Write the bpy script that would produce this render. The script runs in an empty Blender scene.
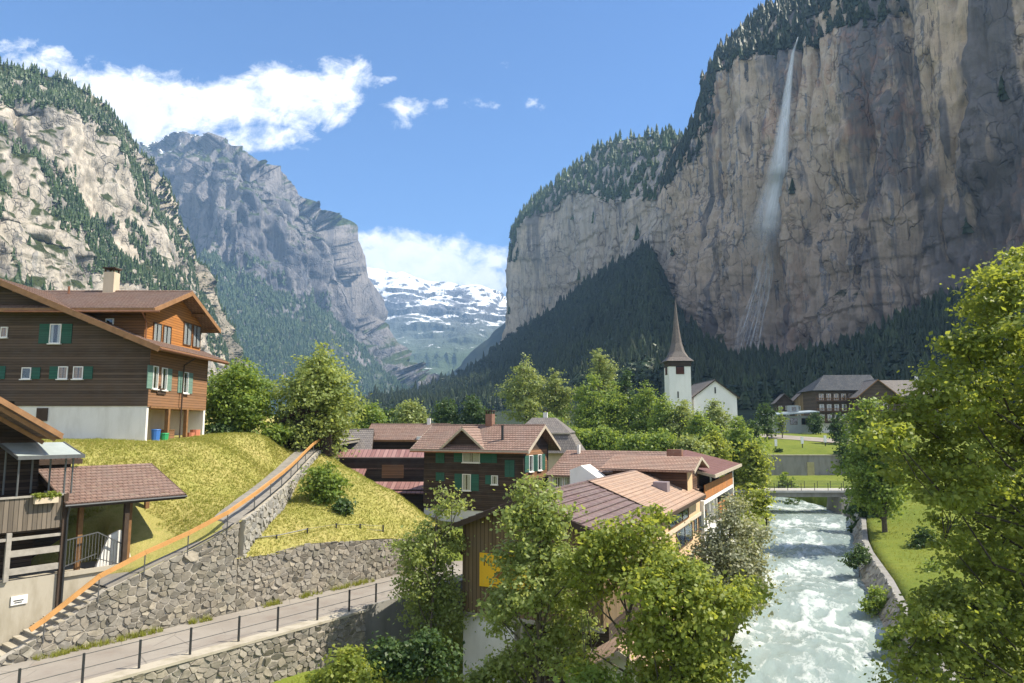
import bpy, math, random
import numpy as np
from mathutils import Vector, Matrix
random.seed(7); RNG = np.random.default_rng(11)
SC = bpy.context.scene; COL = SC.collection
R = math.radians
# ------------------------------------------------------------------ camera model (1024 x 683, horizon near y=425)
FPX, CXP, CYP = 700.0, 512.0, 341.5
PIT = math.atan(84 / FPX); SP, CP = math.sin(PIT), math.cos(PIT)
def ray(px, py):
    cx = (px - CXP) / FPX; cy = (CYP - py) / FPX
    return np.array([cx, CP - cy * SP, SP + cy * CP])
def at(px, py, Y):                       # world point at depth Y
    r = ray(px, py); return r * (Y / r[1])
def onz(px, py, z):
    r = ray(px, py); return r * (z / r[2])
def atz(px, z, Y):                       # world point at depth Y and height z
    cy = math.tan(math.atan(z / Y) - PIT); return at(px, CYP - cy * FPX, Y)
class Frame:
    def __init__(s, O, ang):
        s.O = np.array([O[0], O[1], 0.0]); s.a = ang; c, n = math.cos(ang), math.sin(ang)
        s.u = np.array([c, n, 0.0]); s.v = np.array([-n, c, 0.0])
    def W(s, P):
        P = np.asarray(P, float).reshape(-1, 3)
        return s.O + P[:, :1] * s.u + P[:, 1:2] * s.v + P[:, 2:3] * np.array([0, 0, 1.0])
    def loc(s, x, y):
        d = np.array([x, y, 0.0]) - s.O; return float(d @ s.u), float(d @ s.v)
    def at_y(s, px, py, y0):             # where the ray meets the local plane y = y0 -> (x, z)
        r = ray(px, py); t = (y0 + s.O @ s.v) / (r @ s.v); p = r * t
        return float((p - s.O) @ s.u), float(p[2])
    def at_x(s, px, py, x0):
        r = ray(px, py); t = (x0 + s.O @ s.u) / (r @ s.u); p = r * t
        return float((p - s.O) @ s.v), float(p[2])
ID = Frame((0, 0), 0.0)
# ------------------------------------------------------------------ noise
def _h(ix, iy, iz, seed):
    n = (ix.astype(np.int64) * 374761393 + iy.astype(np.int64) * 668265263 + iz.astype(np.int64) * 2147483647 + seed * 144665) & 0xFFFFFFFF
    n = ((n ^ (n >> 13)) * 1274126177) & 0xFFFFFFFF
    n = ((n ^ (n >> 15)) * 2246822519) & 0xFFFFFFFF
    return ((n ^ (n >> 16)) & 0xFFFFFF) / float(0xFFFFFF)
def vnoise(p, seed=0):
    f = np.floor(p); t = p - f; t = t * t * (3 - 2 * t); i = f.astype(np.int64); r = 0
    for a in (0, 1):
        for b in (0, 1):
            for c in (0, 1):
                w = (t[..., 0] if a else 1 - t[..., 0]) * (t[..., 1] if b else 1 - t[..., 1]) * (t[..., 2] if c else 1 - t[..., 2])
                r = r + w * _h(i[..., 0] + a, i[..., 1] + b, i[..., 2] + c, seed)
    return r
def fbm(p, o=5, seed=0, gain=.5):
    s, a, tot = 0, 1.0, 0; p = np.asarray(p, float)
    for k in range(o):
        s = s + a * vnoise(p, seed + k * 17); tot += a; a *= gain; p = p * 2.03 + 11.7
    return s / tot
class TPS:                               # thin plate spline heights
    def __init__(s, pts):
        p = np.array(pts, float); s.p = p[:, :2]; n = len(p); K = s.k(s.p, s.p) + np.eye(n) * 1e-3
        A = np.zeros((n + 3, n + 3)); A[:n, :n] = K; A[:n, n] = 1; A[:n, n + 1:] = s.p; A[n:, :n] = A[:n, n:].T
        s.c = np.linalg.solve(A, np.r_[p[:, 2], 0, 0, 0])
    def k(s, a, b):
        d2 = ((a[:, None] - b[None]) ** 2).sum(-1) + 1e-9; return d2 * np.log(d2) * .5
    def __call__(s, x, y):
        x = np.atleast_1d(np.asarray(x, float)); sh = x.shape; q = np.stack([x.ravel(), np.asarray(y, float).ravel()], -1); out = []
        for i in range(0, len(q), 20000):
            a = q[i:i + 20000]; out.append(s.k(a, s.p) @ s.c[:-3] + s.c[-3] + a @ s.c[-2:])
        return np.concatenate(out).reshape(sh)
def sstep(a, b, x):
    t = np.clip((x - a) / (b - a), 0, 1); return t * t * (3 - 2 * t)
# ------------------------------------------------------------------ objects
def tag(o, label=None, cat=None, group=None, kind=None):
    if label: o['label'] = label
    if cat: o['category'] = cat
    if group: o['group'] = group
    if kind: o['kind'] = kind
    return o
def empty(name, loc, rz=0.0, label=None, cat=None, group=None):
    o = bpy.data.objects.new(name, None); COL.objects.link(o); o.location = loc; o.rotation_euler = (0, 0, rz)
    o.empty_display_size = .5
    return tag(o, label, cat, group)
def top_of(o):
    while o.parent: o = o.parent
    return o
def raw_mesh(name, V, F, mat, parent=None, smooth=False, uv=None, center=True):
    """V world coordinates; F list of tuples or int array (n,k)"""
    V = np.asarray(V, float).reshape(-1, 3)
    me = bpy.data.meshes.new(name); o = bpy.data.objects.new(name, me)
    if parent is not None:
        o.parent = parent; t = top_of(parent); c, n = math.cos(-t.rotation_euler.z), math.sin(-t.rotation_euler.z)
        d = V - np.array(t.location); V = np.stack([d[:, 0] * c - d[:, 1] * n, d[:, 0] * n + d[:, 1] * c, d[:, 2]], -1)
    elif center and len(V):
        b = np.array([(V[:, 0].min() + V[:, 0].max()) / 2, (V[:, 1].min() + V[:, 1].max()) / 2, V[:, 2].min()]); o.location = b; V = V - b
    if isinstance(F, np.ndarray):
        nf, k = F.shape; loops = F.ravel().astype(np.int32); starts = np.arange(nf, dtype=np.int32) * k; tot = np.full(nf, k, np.int32)
    else:
        tot = np.array([len(f) for f in F], np.int32); loops = np.array([i for f in F for i in f], np.int32); starts = np.r_[0, np.cumsum(tot)[:-1]].astype(np.int32) if len(tot) else np.zeros(0, np.int32)
    me.vertices.add(len(V)); me.vertices.foreach_set('co', V.astype(np.float32).ravel())
    me.loops.add(len(loops)); me.loops.foreach_set('vertex_index', loops)
    me.polygons.add(len(tot)); me.polygons.foreach_set('loop_start', starts); me.polygons.foreach_set('loop_total', tot)
    if uv is not None:
        l = me.uv_layers.new(name='UVMap'); l.data.foreach_set('uv', np.asarray(uv, np.float32).ravel())
    me.update(calc_edges=True); me.validate()
    me.polygons.foreach_set('use_smooth', np.full(len(me.polygons), bool(smooth)))
    if mat: me.materials.append(mat)
    COL.objects.link(o); return o
class MB:
    def __init__(s, frame=ID): s.v, s.f, s.fr = [], [], frame
    def add(s, V, F):
        b = len(s.v); s.v += [tuple(map(float, q)) for q in V]; s.f += [tuple(b + i for i in f) for f in F]; return s
    def hexa(s, P):                      # 8 points: bottom 4 ccw, top 4 ccw
        return s.add(P, [(3, 2, 1, 0), (4, 5, 6, 7), (0, 1, 5, 4), (1, 2, 6, 5), (2, 3, 7, 6), (3, 0, 4, 7)])
    def box(s, x0, x1, y0, y1, z0, z1):
        return s.hexa([(x0, y0, z0), (x1, y0, z0), (x1, y1, z0), (x0, y1, z0), (x0, y0, z1), (x1, y0, z1), (x1, y1, z1), (x0, y1, z1)])
    def prism(s, poly, off):             # polygon extruded by off
        n = len(poly); P = [np.array(q, float) for q in poly]; o = np.array(off, float)
        nn = np.cross(P[1] - P[0], P[2] - P[0])
        if nn @ o > 0: P = P[::-1]       # front faces away from the offset
        V = P + [q + o for q in P]
        return s.add(V, [tuple(range(n)), tuple(range(2 * n - 1, n - 1, -1))] + [((i + 1) % n, i, n + i, n + (i + 1) % n) for i in range(n)])
    def slab(s, a, b, c, d, t):          # flat quad a b (eave) c d (ridge side), thickness t downward
        P = [np.array(q, float) for q in (a, b, c, d)]; n = np.cross(P[1] - P[0], P[3] - P[0]); n = n / np.linalg.norm(n)
        if n[2] < 0: n = -n
        return s.hexa([q - n * t for q in P] + P)
    def bar(s, a, b, w, h, up=(0, 0, 1)):
        a, b = np.array(a, float), np.array(b, float); d = b - a; d = d / np.linalg.norm(d); u = np.array(up, float)
        if abs(d @ u) > .98: u = np.array([0, 1.0, 0])
        r = np.cross(d, u); r /= np.linalg.norm(r); u = np.cross(r, d)
        q = [(-w / 2, -h / 2), (w / 2, -h / 2), (w / 2, h / 2), (-w / 2, h / 2)]
        return s.hexa([a + r * i + u * j for i, j in q] + [b + r * i + u * j for i, j in q])
    def tube(s, a, b, r0, r1=None, n=8, cap=True):
        r1 = r0 if r1 is None else r1; a, b = np.array(a, float), np.array(b, float); d = b - a; L = np.linalg.norm(d)
        if L < 1e-6: return s
        d /= L; u = np.array([0, 0, 1.0]) if abs(d[2]) < .9 else np.array([1.0, 0, 0]); x = np.cross(d, u); x /= np.linalg.norm(x); y = np.cross(d, x)
        V = [c + (x * math.cos(k * 2 * math.pi / n) + y * math.sin(k * 2 * math.pi / n)) * r for c, r in ((a, r0), (b, r1)) for k in range(n)]
        F = [((k + 1) % n, k, n + k, n + (k + 1) % n) for k in range(n)]
        if cap: F += [tuple(range(n)), tuple(range(2 * n - 1, n - 1, -1))]
        return s.add(V, F)
    def rows(s, a, b, c, d, t, row, lift=.03):   # roof quad: eave a-b, ridge d-c; lapped courses
        a, b, c, d = [np.array(q, float) for q in (a, b, c, d)]; n = np.cross(b - a, d - a); n /= np.linalg.norm(n)
        if n[2] < 0: n = -n
        k = max(2, int(round(np.linalg.norm(d - a) / row)))
        s.slab(a, b, c, d, t)
        for i in range(k):
            f0, f1 = i / k, min(1.0, (i + 1.12) / k)
            p0, p1 = a + (d - a) * f0, b + (c - b) * f0; q0, q1 = a + (d - a) * f1, b + (c - b) * f1
            s.hexa([p0 + n * .002, p1 + n * .002, q1 + n * .002, q0 + n * .002, p0 + n * (lift + .012), p1 + n * (lift + .012), q1 + n * .008, q0 + n * .008])
        return s
    def build(s, name, mat, parent=None, smooth=False):
        L = np.array(s.v, float).reshape(-1, 3); uvs = []
        for f in s.f:
            p = L[list(f)]; n = np.zeros(3)
            for i in range(len(f)):
                n += np.cross(p[i], p[(i + 1) % len(f)])
            ln = np.linalg.norm(n); n = n / ln if ln > 1e-12 else np.array([0, 0, 1.0])
            t = np.cross((0, 0, 1.0), n); lt = np.linalg.norm(t); t = t / lt if lt > .02 else np.array([1.0, 0, 0]); b = np.cross(n, t)
            uvs.append(np.stack([p @ t, p @ b], -1))
        return raw_mesh(name, s.fr.W(L), s.f, mat, parent, smooth, np.concatenate(uvs) if uvs else None)
# ------------------------------------------------------------------ materials
MATS = {}
def nd(nt, typ, **kw):
    n = nt.nodes.new(typ)
    for k, v in kw.items():
        if k.startswith('i_'):
            key = k[2:]; key = int(key) if key.isdigit() else key.replace('_', ' '); sock = n.inputs[key]
            if isinstance(v, bpy.types.NodeSocket): nt.links.new(v, sock)
            else: sock.default_value = v
        else: setattr(n, k, v)
    return n
def rgba(c): return (c[0], c[1], c[2], 1.0)
def new_mat(name):
    m = bpy.data.materials.new(name); m.use_nodes = True; nt = m.node_tree; nt.nodes.clear()
    out = nd(nt, 'ShaderNodeOutputMaterial'); MATS[name] = m; return m, nt, out
def mixc(nt, f, a, b, mode='MIX'):
    n = nt.nodes.new('ShaderNodeMix'); n.data_type = 'RGBA'; n.blend_type = mode
    for s, v in ((n.inputs[0], f), (n.inputs[6], a), (n.inputs[7], b)):
        if isinstance(v, bpy.types.NodeSocket): nt.links.new(v, s)
        else: s.default_value = v if s.type != 'RGBA' or len(v) == 4 else rgba(v)
    return n.outputs[2]
def ramp(nt, f, a, b, c0=(0, 0, 0), c1=(1, 1, 1)):
    n = nd(nt, 'ShaderNodeValToRGB', i_0=f); e = n.color_ramp.elements; e[0].position = a; e[1].position = b; e[0].color = rgba(c0); e[1].color = rgba(c1); return n.outputs[0]
def math_(nt, op, a, b=0.0, clamp=False):
    return nd(nt, 'ShaderNodeMath', operation=op, use_clamp=clamp, i_0=a, i_1=b).outputs[0]
def noise(nt, vec, scale, detail=4, rough=.55, dist=0.0):
    return nd(nt, 'ShaderNodeTexNoise', i_Vector=vec, i_Scale=scale, i_Detail=detail, i_Roughness=rough, i_Distortion=dist).outputs[0]
def mapping(nt, vec, scale=(1, 1, 1), rot=(0, 0, 0)):
    return nd(nt, 'ShaderNodeMapping', i_Vector=vec, i_Scale=scale, i_Rotation=rot).outputs[0]
def pos(nt): return nd(nt, 'ShaderNodeNewGeometry').outputs['Position']
def bsdf(nt, out, col, rough=.8, bump=None, bs=.3, bd=.02, spec=.3, metal=0.0):
    p = nd(nt, 'ShaderNodeBsdfPrincipled', i_Roughness=rough, i_Metallic=metal); p.inputs['Specular IOR Level'].default_value = spec
    if isinstance(col, bpy.types.NodeSocket): nt.links.new(col, p.inputs['Base Color'])
    else: p.inputs['Base Color'].default_value = rgba(col)
    if bump is not None:
        b = nd(nt, 'ShaderNodeBump', i_Strength=bs, i_Distance=bd, i_Height=bump); nt.links.new(b.outputs[0], p.inputs['Normal'])
    nt.links.new(p.outputs[0], out.inputs['Surface']); return p
def m_plain(name, c, rough=.7, var=.25, scale=3.0, metal=0.0, spec=.3):
    m, nt, out = new_mat(name); P = pos(nt); n1 = noise(nt, P, scale, 5); n2 = noise(nt, P, scale * 9, 3)
    f = math_(nt, 'ADD', math_(nt, 'MULTIPLY', n1, .7), math_(nt, 'MULTIPLY', n2, .3))
    col = mixc(nt, ramp(nt, f, .3, .7), tuple(x * (1 - var) for x in c), tuple(min(1, x * (1 + var * .6)) for x in c))
    bsdf(nt, out, col, rough, n2, .15, .01, spec, metal); return m
def m_plank(name, c, vertical=False, w=.16, var=.45, rough=.85):
    m, nt, out = new_mat(name); uv = nd(nt, 'ShaderNodeTexCoord').outputs['UV']; s = nd(nt, 'ShaderNodeSeparateXYZ', i_0=uv)
    a = s.outputs[0 if vertical else 1]; b = s.outputs[1 if vertical else 0]
    k = math_(nt, 'DIVIDE', a, w); fr = math_(nt, 'FRACT', k); fl = math_(nt, 'FLOOR', k)
    edge = ramp(nt, math_(nt, 'MINIMUM', fr, math_(nt, 'SUBTRACT', 1.0, fr)), .02, .12)
    rv = nd(nt, 'ShaderNodeTexWhiteNoise', noise_dimensions='1D', i_W=fl).outputs[0]
    vec = nd(nt, 'ShaderNodeCombineXYZ', i_0=math_(nt, 'MULTIPLY', b, .7), i_1=math_(nt, 'MULTIPLY', a, 14.0), i_2=fl).outputs[0]
    g = noise(nt, vec, 1.6, 6, .65); st = noise(nt, pos(nt), .8, 4)
    f = math_(nt, 'ADD', math_(nt, 'MULTIPLY', g, .6), math_(nt, 'MULTIPLY', rv, .4))
    col = mixc(nt, ramp(nt, f, .25, .75), tuple(x * (1 - var) for x in c), tuple(x * (1 + var) for x in c))
    col = mixc(nt, math_(nt, 'MULTIPLY', ramp(nt, st, .45, .7), .35), col, tuple(.5 * x + .06 for x in c))
    col = mixc(nt, edge, tuple(x * .3 for x in c), col)
    bsdf(nt, out, col, rough, math_(nt, 'ADD', edge, math_(nt, 'MULTIPLY', g, .3)), .6, .015); return m
def m_tile(name, c1, c2, w=.26, h=.34, var=1.0, rough=.75):
    m, nt, out = new_mat(name); uv = nd(nt, 'ShaderNodeTexCoord').outputs['UV']
    br = nd(nt, 'ShaderNodeTexBrick', i_Vector=uv, i_Color1=rgba(c1), i_Color2=rgba(c2), i_Mortar=rgba(tuple(x * .35 for x in c1)), i_Scale=1.0)
    br.inputs['Mortar Size'].default_value = .02; br.inputs['Brick Width'].default_value = w; br.inputs['Row Height'].default_value = h; br.inputs['Bias'].default_value = 0.0
    n1 = noise(nt, pos(nt), .7, 5); n2 = noise(nt, pos(nt), 5, 3)
    col = mixc(nt, math_(nt, 'MULTIPLY', ramp(nt, n1, .4, .68), .55), br.outputs[0], tuple(x * .5 + .05 for x in c2))
    col = mixc(nt, math_(nt, 'MULTIPLY', ramp(nt, n2, .55, .7), .35), col, (.30, .27, .2))
    bsdf(nt, out, col, rough, math_(nt, 'SUBTRACT', 1.0, br.outputs[1]), .5, .02); return m
def m_metalroof(name, c1, c2, pitch=.45):
    m, nt, out = new_mat(name); uv = nd(nt, 'ShaderNodeTexCoord').outputs['UV']; s = nd(nt, 'ShaderNodeSeparateXYZ', i_0=uv)
    k = math_(nt, 'DIVIDE', s.outputs[0], pitch); fr = math_(nt, 'FRACT', k); fl = math_(nt, 'FLOOR', k)
    rib = ramp(nt, math_(nt, 'MINIMUM', fr, math_(nt, 'SUBTRACT', 1.0, fr)), .03, .10)
    rv = nd(nt, 'ShaderNodeTexWhiteNoise', noise_dimensions='1D', i_W=fl).outputs[0]
    st = noise(nt, mapping(nt, uv, (2.2, .25, 1)), 1.5, 5, .6)
    col = mixc(nt, ramp(nt, math_(nt, 'ADD', math_(nt, 'MULTIPLY', st, .7), math_(nt, 'MULTIPLY', rv, .3)), .3, .7), c1, c2)
    col = mixc(nt, rib, tuple(x * .5 for x in c1), col)
    bsdf(nt, out, col, .55, rib, .5, .03, .4); return m
def m_plaster(name, c, dirt=(.3, .27, .22), amt=.5, sc=1.0):
    m, nt, out = new_mat(name); P = pos(nt); st = noise(nt, mapping(nt, P, (1.2 * sc, 1.2 * sc, .35 * sc)), 1.3, 6, .6); fine = noise(nt, P, 14, 3)
    col = mixc(nt, math_(nt, 'MULTIPLY', ramp(nt, st, .45, .72), amt), c, dirt)
    col = mixc(nt, math_(nt, 'MULTIPLY', fine, .15), col, tuple(x * .7 for x in c))
    bsdf(nt, out, col, .9, fine, .2, .01, .2); return m
def m_island(name, cs, rough=.9, sc=6.0, moss=0.0):
    m, nt, out = new_mat(name); g = nd(nt, 'ShaderNodeNewGeometry'); r = nd(nt, 'ShaderNodeValToRGB', i_0=g.outputs['Random Per Island']); e = r.color_ramp.elements
    while len(e) < len(cs): e.new(.5)
    for i, c in enumerate(cs): e[i].position = i / (len(cs) - 1); e[i].color = rgba(c)
    n = noise(nt, g.outputs['Position'], sc, 6, .65); n0 = noise(nt, g.outputs['Position'], .6, 4)
    col = mixc(nt, ramp(nt, n, .3, .72), r.outputs[0], (.03, .03, .028), 'MIX') if False else mixc(nt, math_(nt, 'MULTIPLY', ramp(nt, n, .35, .75), .6), r.outputs[0], tuple(x * .45 for x in cs[0]))
    if moss: col = mixc(nt, math_(nt, 'MULTIPLY', ramp(nt, n0, .48, .68), moss), col, (.07, .075, .03))
    bsdf(nt, out, col, rough, n, .5, .03, .2); return m
def m_leaf(name, c1, c2, c3, trans=.35, ns=.55):
    m, nt, out = new_mat(name); g = nd(nt, 'ShaderNodeNewGeometry'); r = nd(nt, 'ShaderNodeValToRGB', i_0=g.outputs['Random Per Island']); e = r.color_ramp.elements
    e.new(.55); e[0].position = 0.0; e[2].position = 1.0
    for i, c in enumerate((c1, c2, c3)): e[i].color = rgba(c)
    n = noise(nt, g.outputs['Position'], ns, 3); col = mixc(nt, math_(nt, 'MULTIPLY', ramp(nt, n, .38, .62), .6 if ns > .2 else .8), r.outputs[0], c1)
    d = nd(nt, 'ShaderNodeBsdfPrincipled', i_Base_Color=col, i_Roughness=.5); d.inputs['Specular IOR Level'].default_value = .35
    t = nd(nt, 'ShaderNodeBsdfTranslucent', i_Color=mixc(nt, .5, col, (c3[0] * 1.7, c3[1] * 1.6, c3[2] * .7)))
    x = nd(nt, 'ShaderNodeMixShader', i_0=trans, i_1=d.outputs[0], i_2=t.outputs[0]); nt.links.new(x.outputs[0], out.inputs['Surface']); return m
def m_grass(name, cs, sc=.35, bump=.5):
    m, nt, out = new_mat(name); P = pos(nt); n1 = noise(nt, P, sc, 5, .6); n2 = noise(nt, P, sc * 8, 4, .6); n3 = noise(nt, P, sc * 40, 3, .7)
    col = mixc(nt, ramp(nt, n1, .35, .65), cs[0], cs[1]); col = mixc(nt, math_(nt, 'MULTIPLY', ramp(nt, n2, .45, .7), .7), col, cs[2]); col = mixc(nt, math_(nt, 'MULTIPLY', ramp(nt, n3, .4, .7), .5), col, cs[3])
    bsdf(nt, out, col, .95, math_(nt, 'ADD', n3, n2), bump, .12, .1); return m
def m_rock(name, warm, grey, dark, s=1.0, veg=None, vegcut=(.45, .7), snow=None, streak=1.0, low=None, lowz=(0, 100), bumpd=6.0, red=None):
    """limestone face: vertical water streaks, warm and grey patches, cracks; vegetation or snow on flatter ground"""
    m, nt, out = new_mat(name); g = nd(nt, 'ShaderNodeNewGeometry'); P = g.outputs['Position']
    big = noise(nt, mapping(nt, P, (.006 * s, .006 * s, .004 * s)), 1.0, 5, .6, .6)
    mid = noise(nt, mapping(nt, P, (.03 * s, .03 * s, .018 * s)), 1.0, 7, .65, .8)
    stk = noise(nt, mapping(nt, P, (.075 * s, .075 * s, .005 * s)), 1.0, 6, .62, .7)
    bnd = noise(nt, mapping(nt, P, (.022 * s, .022 * s, .0022 * s)), 1.0, 5, .6, .5)
    fine = noise(nt, mapping(nt, P, (.16 * s, .16 * s, .09 * s)), 1.0, 7, .7, .3)
    crk = noise(nt, mapping(nt, P, (.02 * s, .02 * s, .035 * s), (.35, .3, 0)), 1.0, 6, .6, 1.6)
    st2 = noise(nt, mapping(nt, P, (.19 * s, .19 * s, .011 * s)), 1.0, 6, .65, .5)
    col = mixc(nt, ramp(nt, math_(nt, 'ADD', math_(nt, 'MULTIPLY', big, .35), math_(nt, 'ADD', math_(nt, 'MULTIPLY', mid, .45), math_(nt, 'MULTIPLY', st2, .2))), .43, .505), warm, grey)
    col = mixc(nt, math_(nt, 'MULTIPLY', ramp(nt, fine, .5, .68), .55), col, tuple(min(.8, x * 1.45) for x in warm))
    col = mixc(nt, math_(nt, 'MULTIPLY', ramp(nt, fine, .5, .34), .5), col, tuple(x * .45 for x in grey))
    col = mixc(nt, math_(nt, 'MULTIPLY', ramp(nt, stk, .53, .62), .85 * streak), col, dark)
    col = mixc(nt, math_(nt, 'MULTIPLY', ramp(nt, st2, .55, .62), .8 * streak), col, dark)
    col = mixc(nt, math_(nt, 'MULTIPLY', ramp(nt, st2, .43, .36), .65 * streak), col, tuple(min(.8, x * 1.35) for x in warm))
    col = mixc(nt, math_(nt, 'MULTIPLY', ramp(nt, bnd, .53, .58), .85 * streak), col, tuple(.3 * x + .7 * y for x, y in zip(grey, dark)))
    wob = nd(nt, 'ShaderNodeTexNoise', i_Vector=mapping(nt, P, (.05 * s,) * 3), i_Scale=1.0, i_Detail=4.0).outputs['Color']
    fr_ = None
    for vs_, wd_, st_ in (((.026, .026, .016), .035, .55), ((.085, .085, .05), .05, .4)):
        vv = nd(nt, 'ShaderNodeVectorMath', operation='ADD', i_0=mapping(nt, P, tuple(q * s for q in vs_), (.25, .2, 0)), i_1=nd(nt, 'ShaderNodeVectorMath', operation='SCALE', i_0=wob, i_Scale=1.1).outputs[0]).outputs[0]
        vo = nd(nt, 'ShaderNodeTexVoronoi', feature='DISTANCE_TO_EDGE', i_Vector=vv, i_Scale=1.0).outputs['Distance']
        k_ = math_(nt, 'MULTIPLY', ramp(nt, vo, 0.0, wd_, (1, 1, 1), (0, 0, 0)), ramp(nt, mid, .42, .56)); col = mixc(nt, math_(nt, 'MULTIPLY', k_, st_), col, tuple(x * .8 for x in dark)); fr_ = k_ if fr_ is None else math_(nt, 'ADD', fr_, math_(nt, 'MULTIPLY', k_, .5))
    ck = ramp(nt, math_(nt, 'ABSOLUTE', math_(nt, 'SUBTRACT', crk, .5)), .0, .03, (1, 1, 1), (0, 0, 0))
    col = mixc(nt, math_(nt, 'MULTIPLY', ck, .10), col, tuple(x * .7 for x in dark))
    if red: col = mixc(nt, math_(nt, 'MULTIPLY', ramp(nt, math_(nt, 'ADD', math_(nt, 'MULTIPLY', noise(nt, mapping(nt, P, (.012 * s, .012 * s, .006 * s)), 1.0, 3), .6), math_(nt, 'MULTIPLY', fine, .4)), .54, .62), .5), col, red)
    z = nd(nt, 'ShaderNodeSeparateXYZ', i_0=P).outputs[2]
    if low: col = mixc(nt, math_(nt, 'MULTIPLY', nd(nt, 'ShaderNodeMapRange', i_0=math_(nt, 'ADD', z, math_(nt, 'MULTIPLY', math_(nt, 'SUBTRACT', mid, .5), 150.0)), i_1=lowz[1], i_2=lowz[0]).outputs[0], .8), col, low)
    nz = nd(nt, 'ShaderNodeSeparateXYZ', i_0=g.outputs['Normal']).outputs[2]
    nz = math_(nt, 'ADD', nz, math_(nt, 'MULTIPLY', math_(nt, 'SUBTRACT', mid, .5), 1.1))
    if veg: col = mixc(nt, ramp(nt, nz, *vegcut), col, mixc(nt, ramp(nt, fine, .35, .65), veg, tuple(x * .5 for x in veg)))
    h = math_(nt, 'ADD', math_(nt, 'MULTIPLY', fine, .35), math_(nt, 'ADD', math_(nt, 'MULTIPLY', mid, .8), math_(nt, 'SUBTRACT', math_(nt, 'MULTIPLY', stk, .4), math_(nt, 'MULTIPLY', fr_, .25))))
    if snow:
        sn = math_(nt, 'ADD', math_(nt, 'MULTIPLY', nz, snow[2]), math_(nt, 'ADD', math_(nt, 'ADD', math_(nt, 'MULTIPLY', math_(nt, 'SUBTRACT', crk, .5), 1.8), math_(nt, 'MULTIPLY', math_(nt, 'SUBTRACT', fine, .5), 1.3)), nd(nt, 'ShaderNodeMapRange', i_0=z, i_1=snow[0], i_2=snow[1], i_3=-.6, i_4=.5).outputs[0]))
        col = mixc(nt, ramp(nt, sn, .45, .6), col, (.86, .88, .9))
    bsdf(nt, out, col, .95, h, .8, bumpd, .1); return m
def m_glass_dark(name):
    m, nt, out = new_mat(name); g = nd(nt, 'ShaderNodeBsdfGlossy', i_Roughness=.05, i_Color=(.8, .85, .9, 1)); d = nd(nt, 'ShaderNodeBsdfTransparent', i_Color=(.82, .84, .85, 1))
    f = math_(nt, 'POWER', nd(nt, 'ShaderNodeLayerWeight', i_Blend=.5).outputs['Facing'], 4.0); x = nd(nt, 'ShaderNodeMixShader', i_0=math_(nt, 'ADD', math_(nt, 'MULTIPLY', f, .5), .07), i_1=d.outputs[0], i_2=g.outputs[0]); nt.links.new(x.outputs[0], out.inputs['Surface']); return m
# ================================================================== materials used everywhere
m, nt, out = new_mat('asphalt'); P = pos(nt); n1 = noise(nt, P, .35, 6, .6); n2 = noise(nt, P, 30, 3); n3 = noise(nt, mapping(nt, P, (1, 1, 1), (0, 0, -R(53))), 1.1, 5); vo = nd(nt, 'ShaderNodeTexVoronoi', feature='DISTANCE_TO_EDGE', i_Vector=P, i_Scale=.55).outputs['Distance']
col = mixc(nt, ramp(nt, n1, .35, .65), (.24, .21, .18), (.32, .29, .25)); col = mixc(nt, math_(nt, 'MULTIPLY', ramp(nt, n3, .55, .7), .4), col, (.20, .15, .12)); col = mixc(nt, math_(nt, 'MULTIPLY', n2, .3), col, (.16, .15, .14)); col = mixc(nt, math_(nt, 'MULTIPLY', ramp(nt, vo, 0, .02, (1, 1, 1), (0, 0, 0)), math_(nt, 'MULTIPLY', ramp(nt, n1, .48, .56), .55)), col, (.08, .075, .07)); bsdf(nt, out, col, .92, n2, .2, .01, .15); M_ROAD = m
M_PATH = m_plain('path_gravel', (.24, .22, .19), .95, .3, 2.0)
M_CONC = m_plaster('concrete', (.40, .36, .29), (.2, .17, .11), .75, .8)
M_CONCD = m_plaster('old_concrete', (.26, .25, .23), (.12, .11, .09), .6, .8)
M_GROUND = m_grass('valley_ground', [(.11, .15, .022), (.16, .185, .03), (.08, .12, .018), (.18, .19, .045)], .12)
M_HILL = m_grass('hill_grass', [(.27, .265, .065), (.37, .315, .115), (.19, .215, .045), (.40, .33, .14)], .35)
M_MEADOW = m_grass('meadow_grass', [(.2, .25, .03), (.25, .27, .035), (.16, .21, .02), (.27, .28, .06)], .25)
M_STONE = m_island('rubble_stone', [(.20, .18, .15), (.33, .29, .235), (.26, .24, .21), (.38, .335, .265), (.18, .165, .14), (.32, .295, .25)], .92, 5.0, .25)
M_STONEP = m_island('pale_rubble_stone', [(.30, .28, .25), (.42, .39, .33), (.34, .33, .31), (.22, .21, .19)], .92, 6.0, .15)
M_MORTAR = m_plain('mortar', (.42, .385, .33), .95, .3, 3.0)
M_METAL = m_plain('grey_metal', (.16, .16, .16), .5, .2, 6.0, .6)
M_METALD = m_plain('dark_metal', (.045, .047, .05), .5, .2, 6.0, .4)
M_WHITE = m_plain('white_paint', (.74, .73, .70), .6, .12, 2.0)
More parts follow.
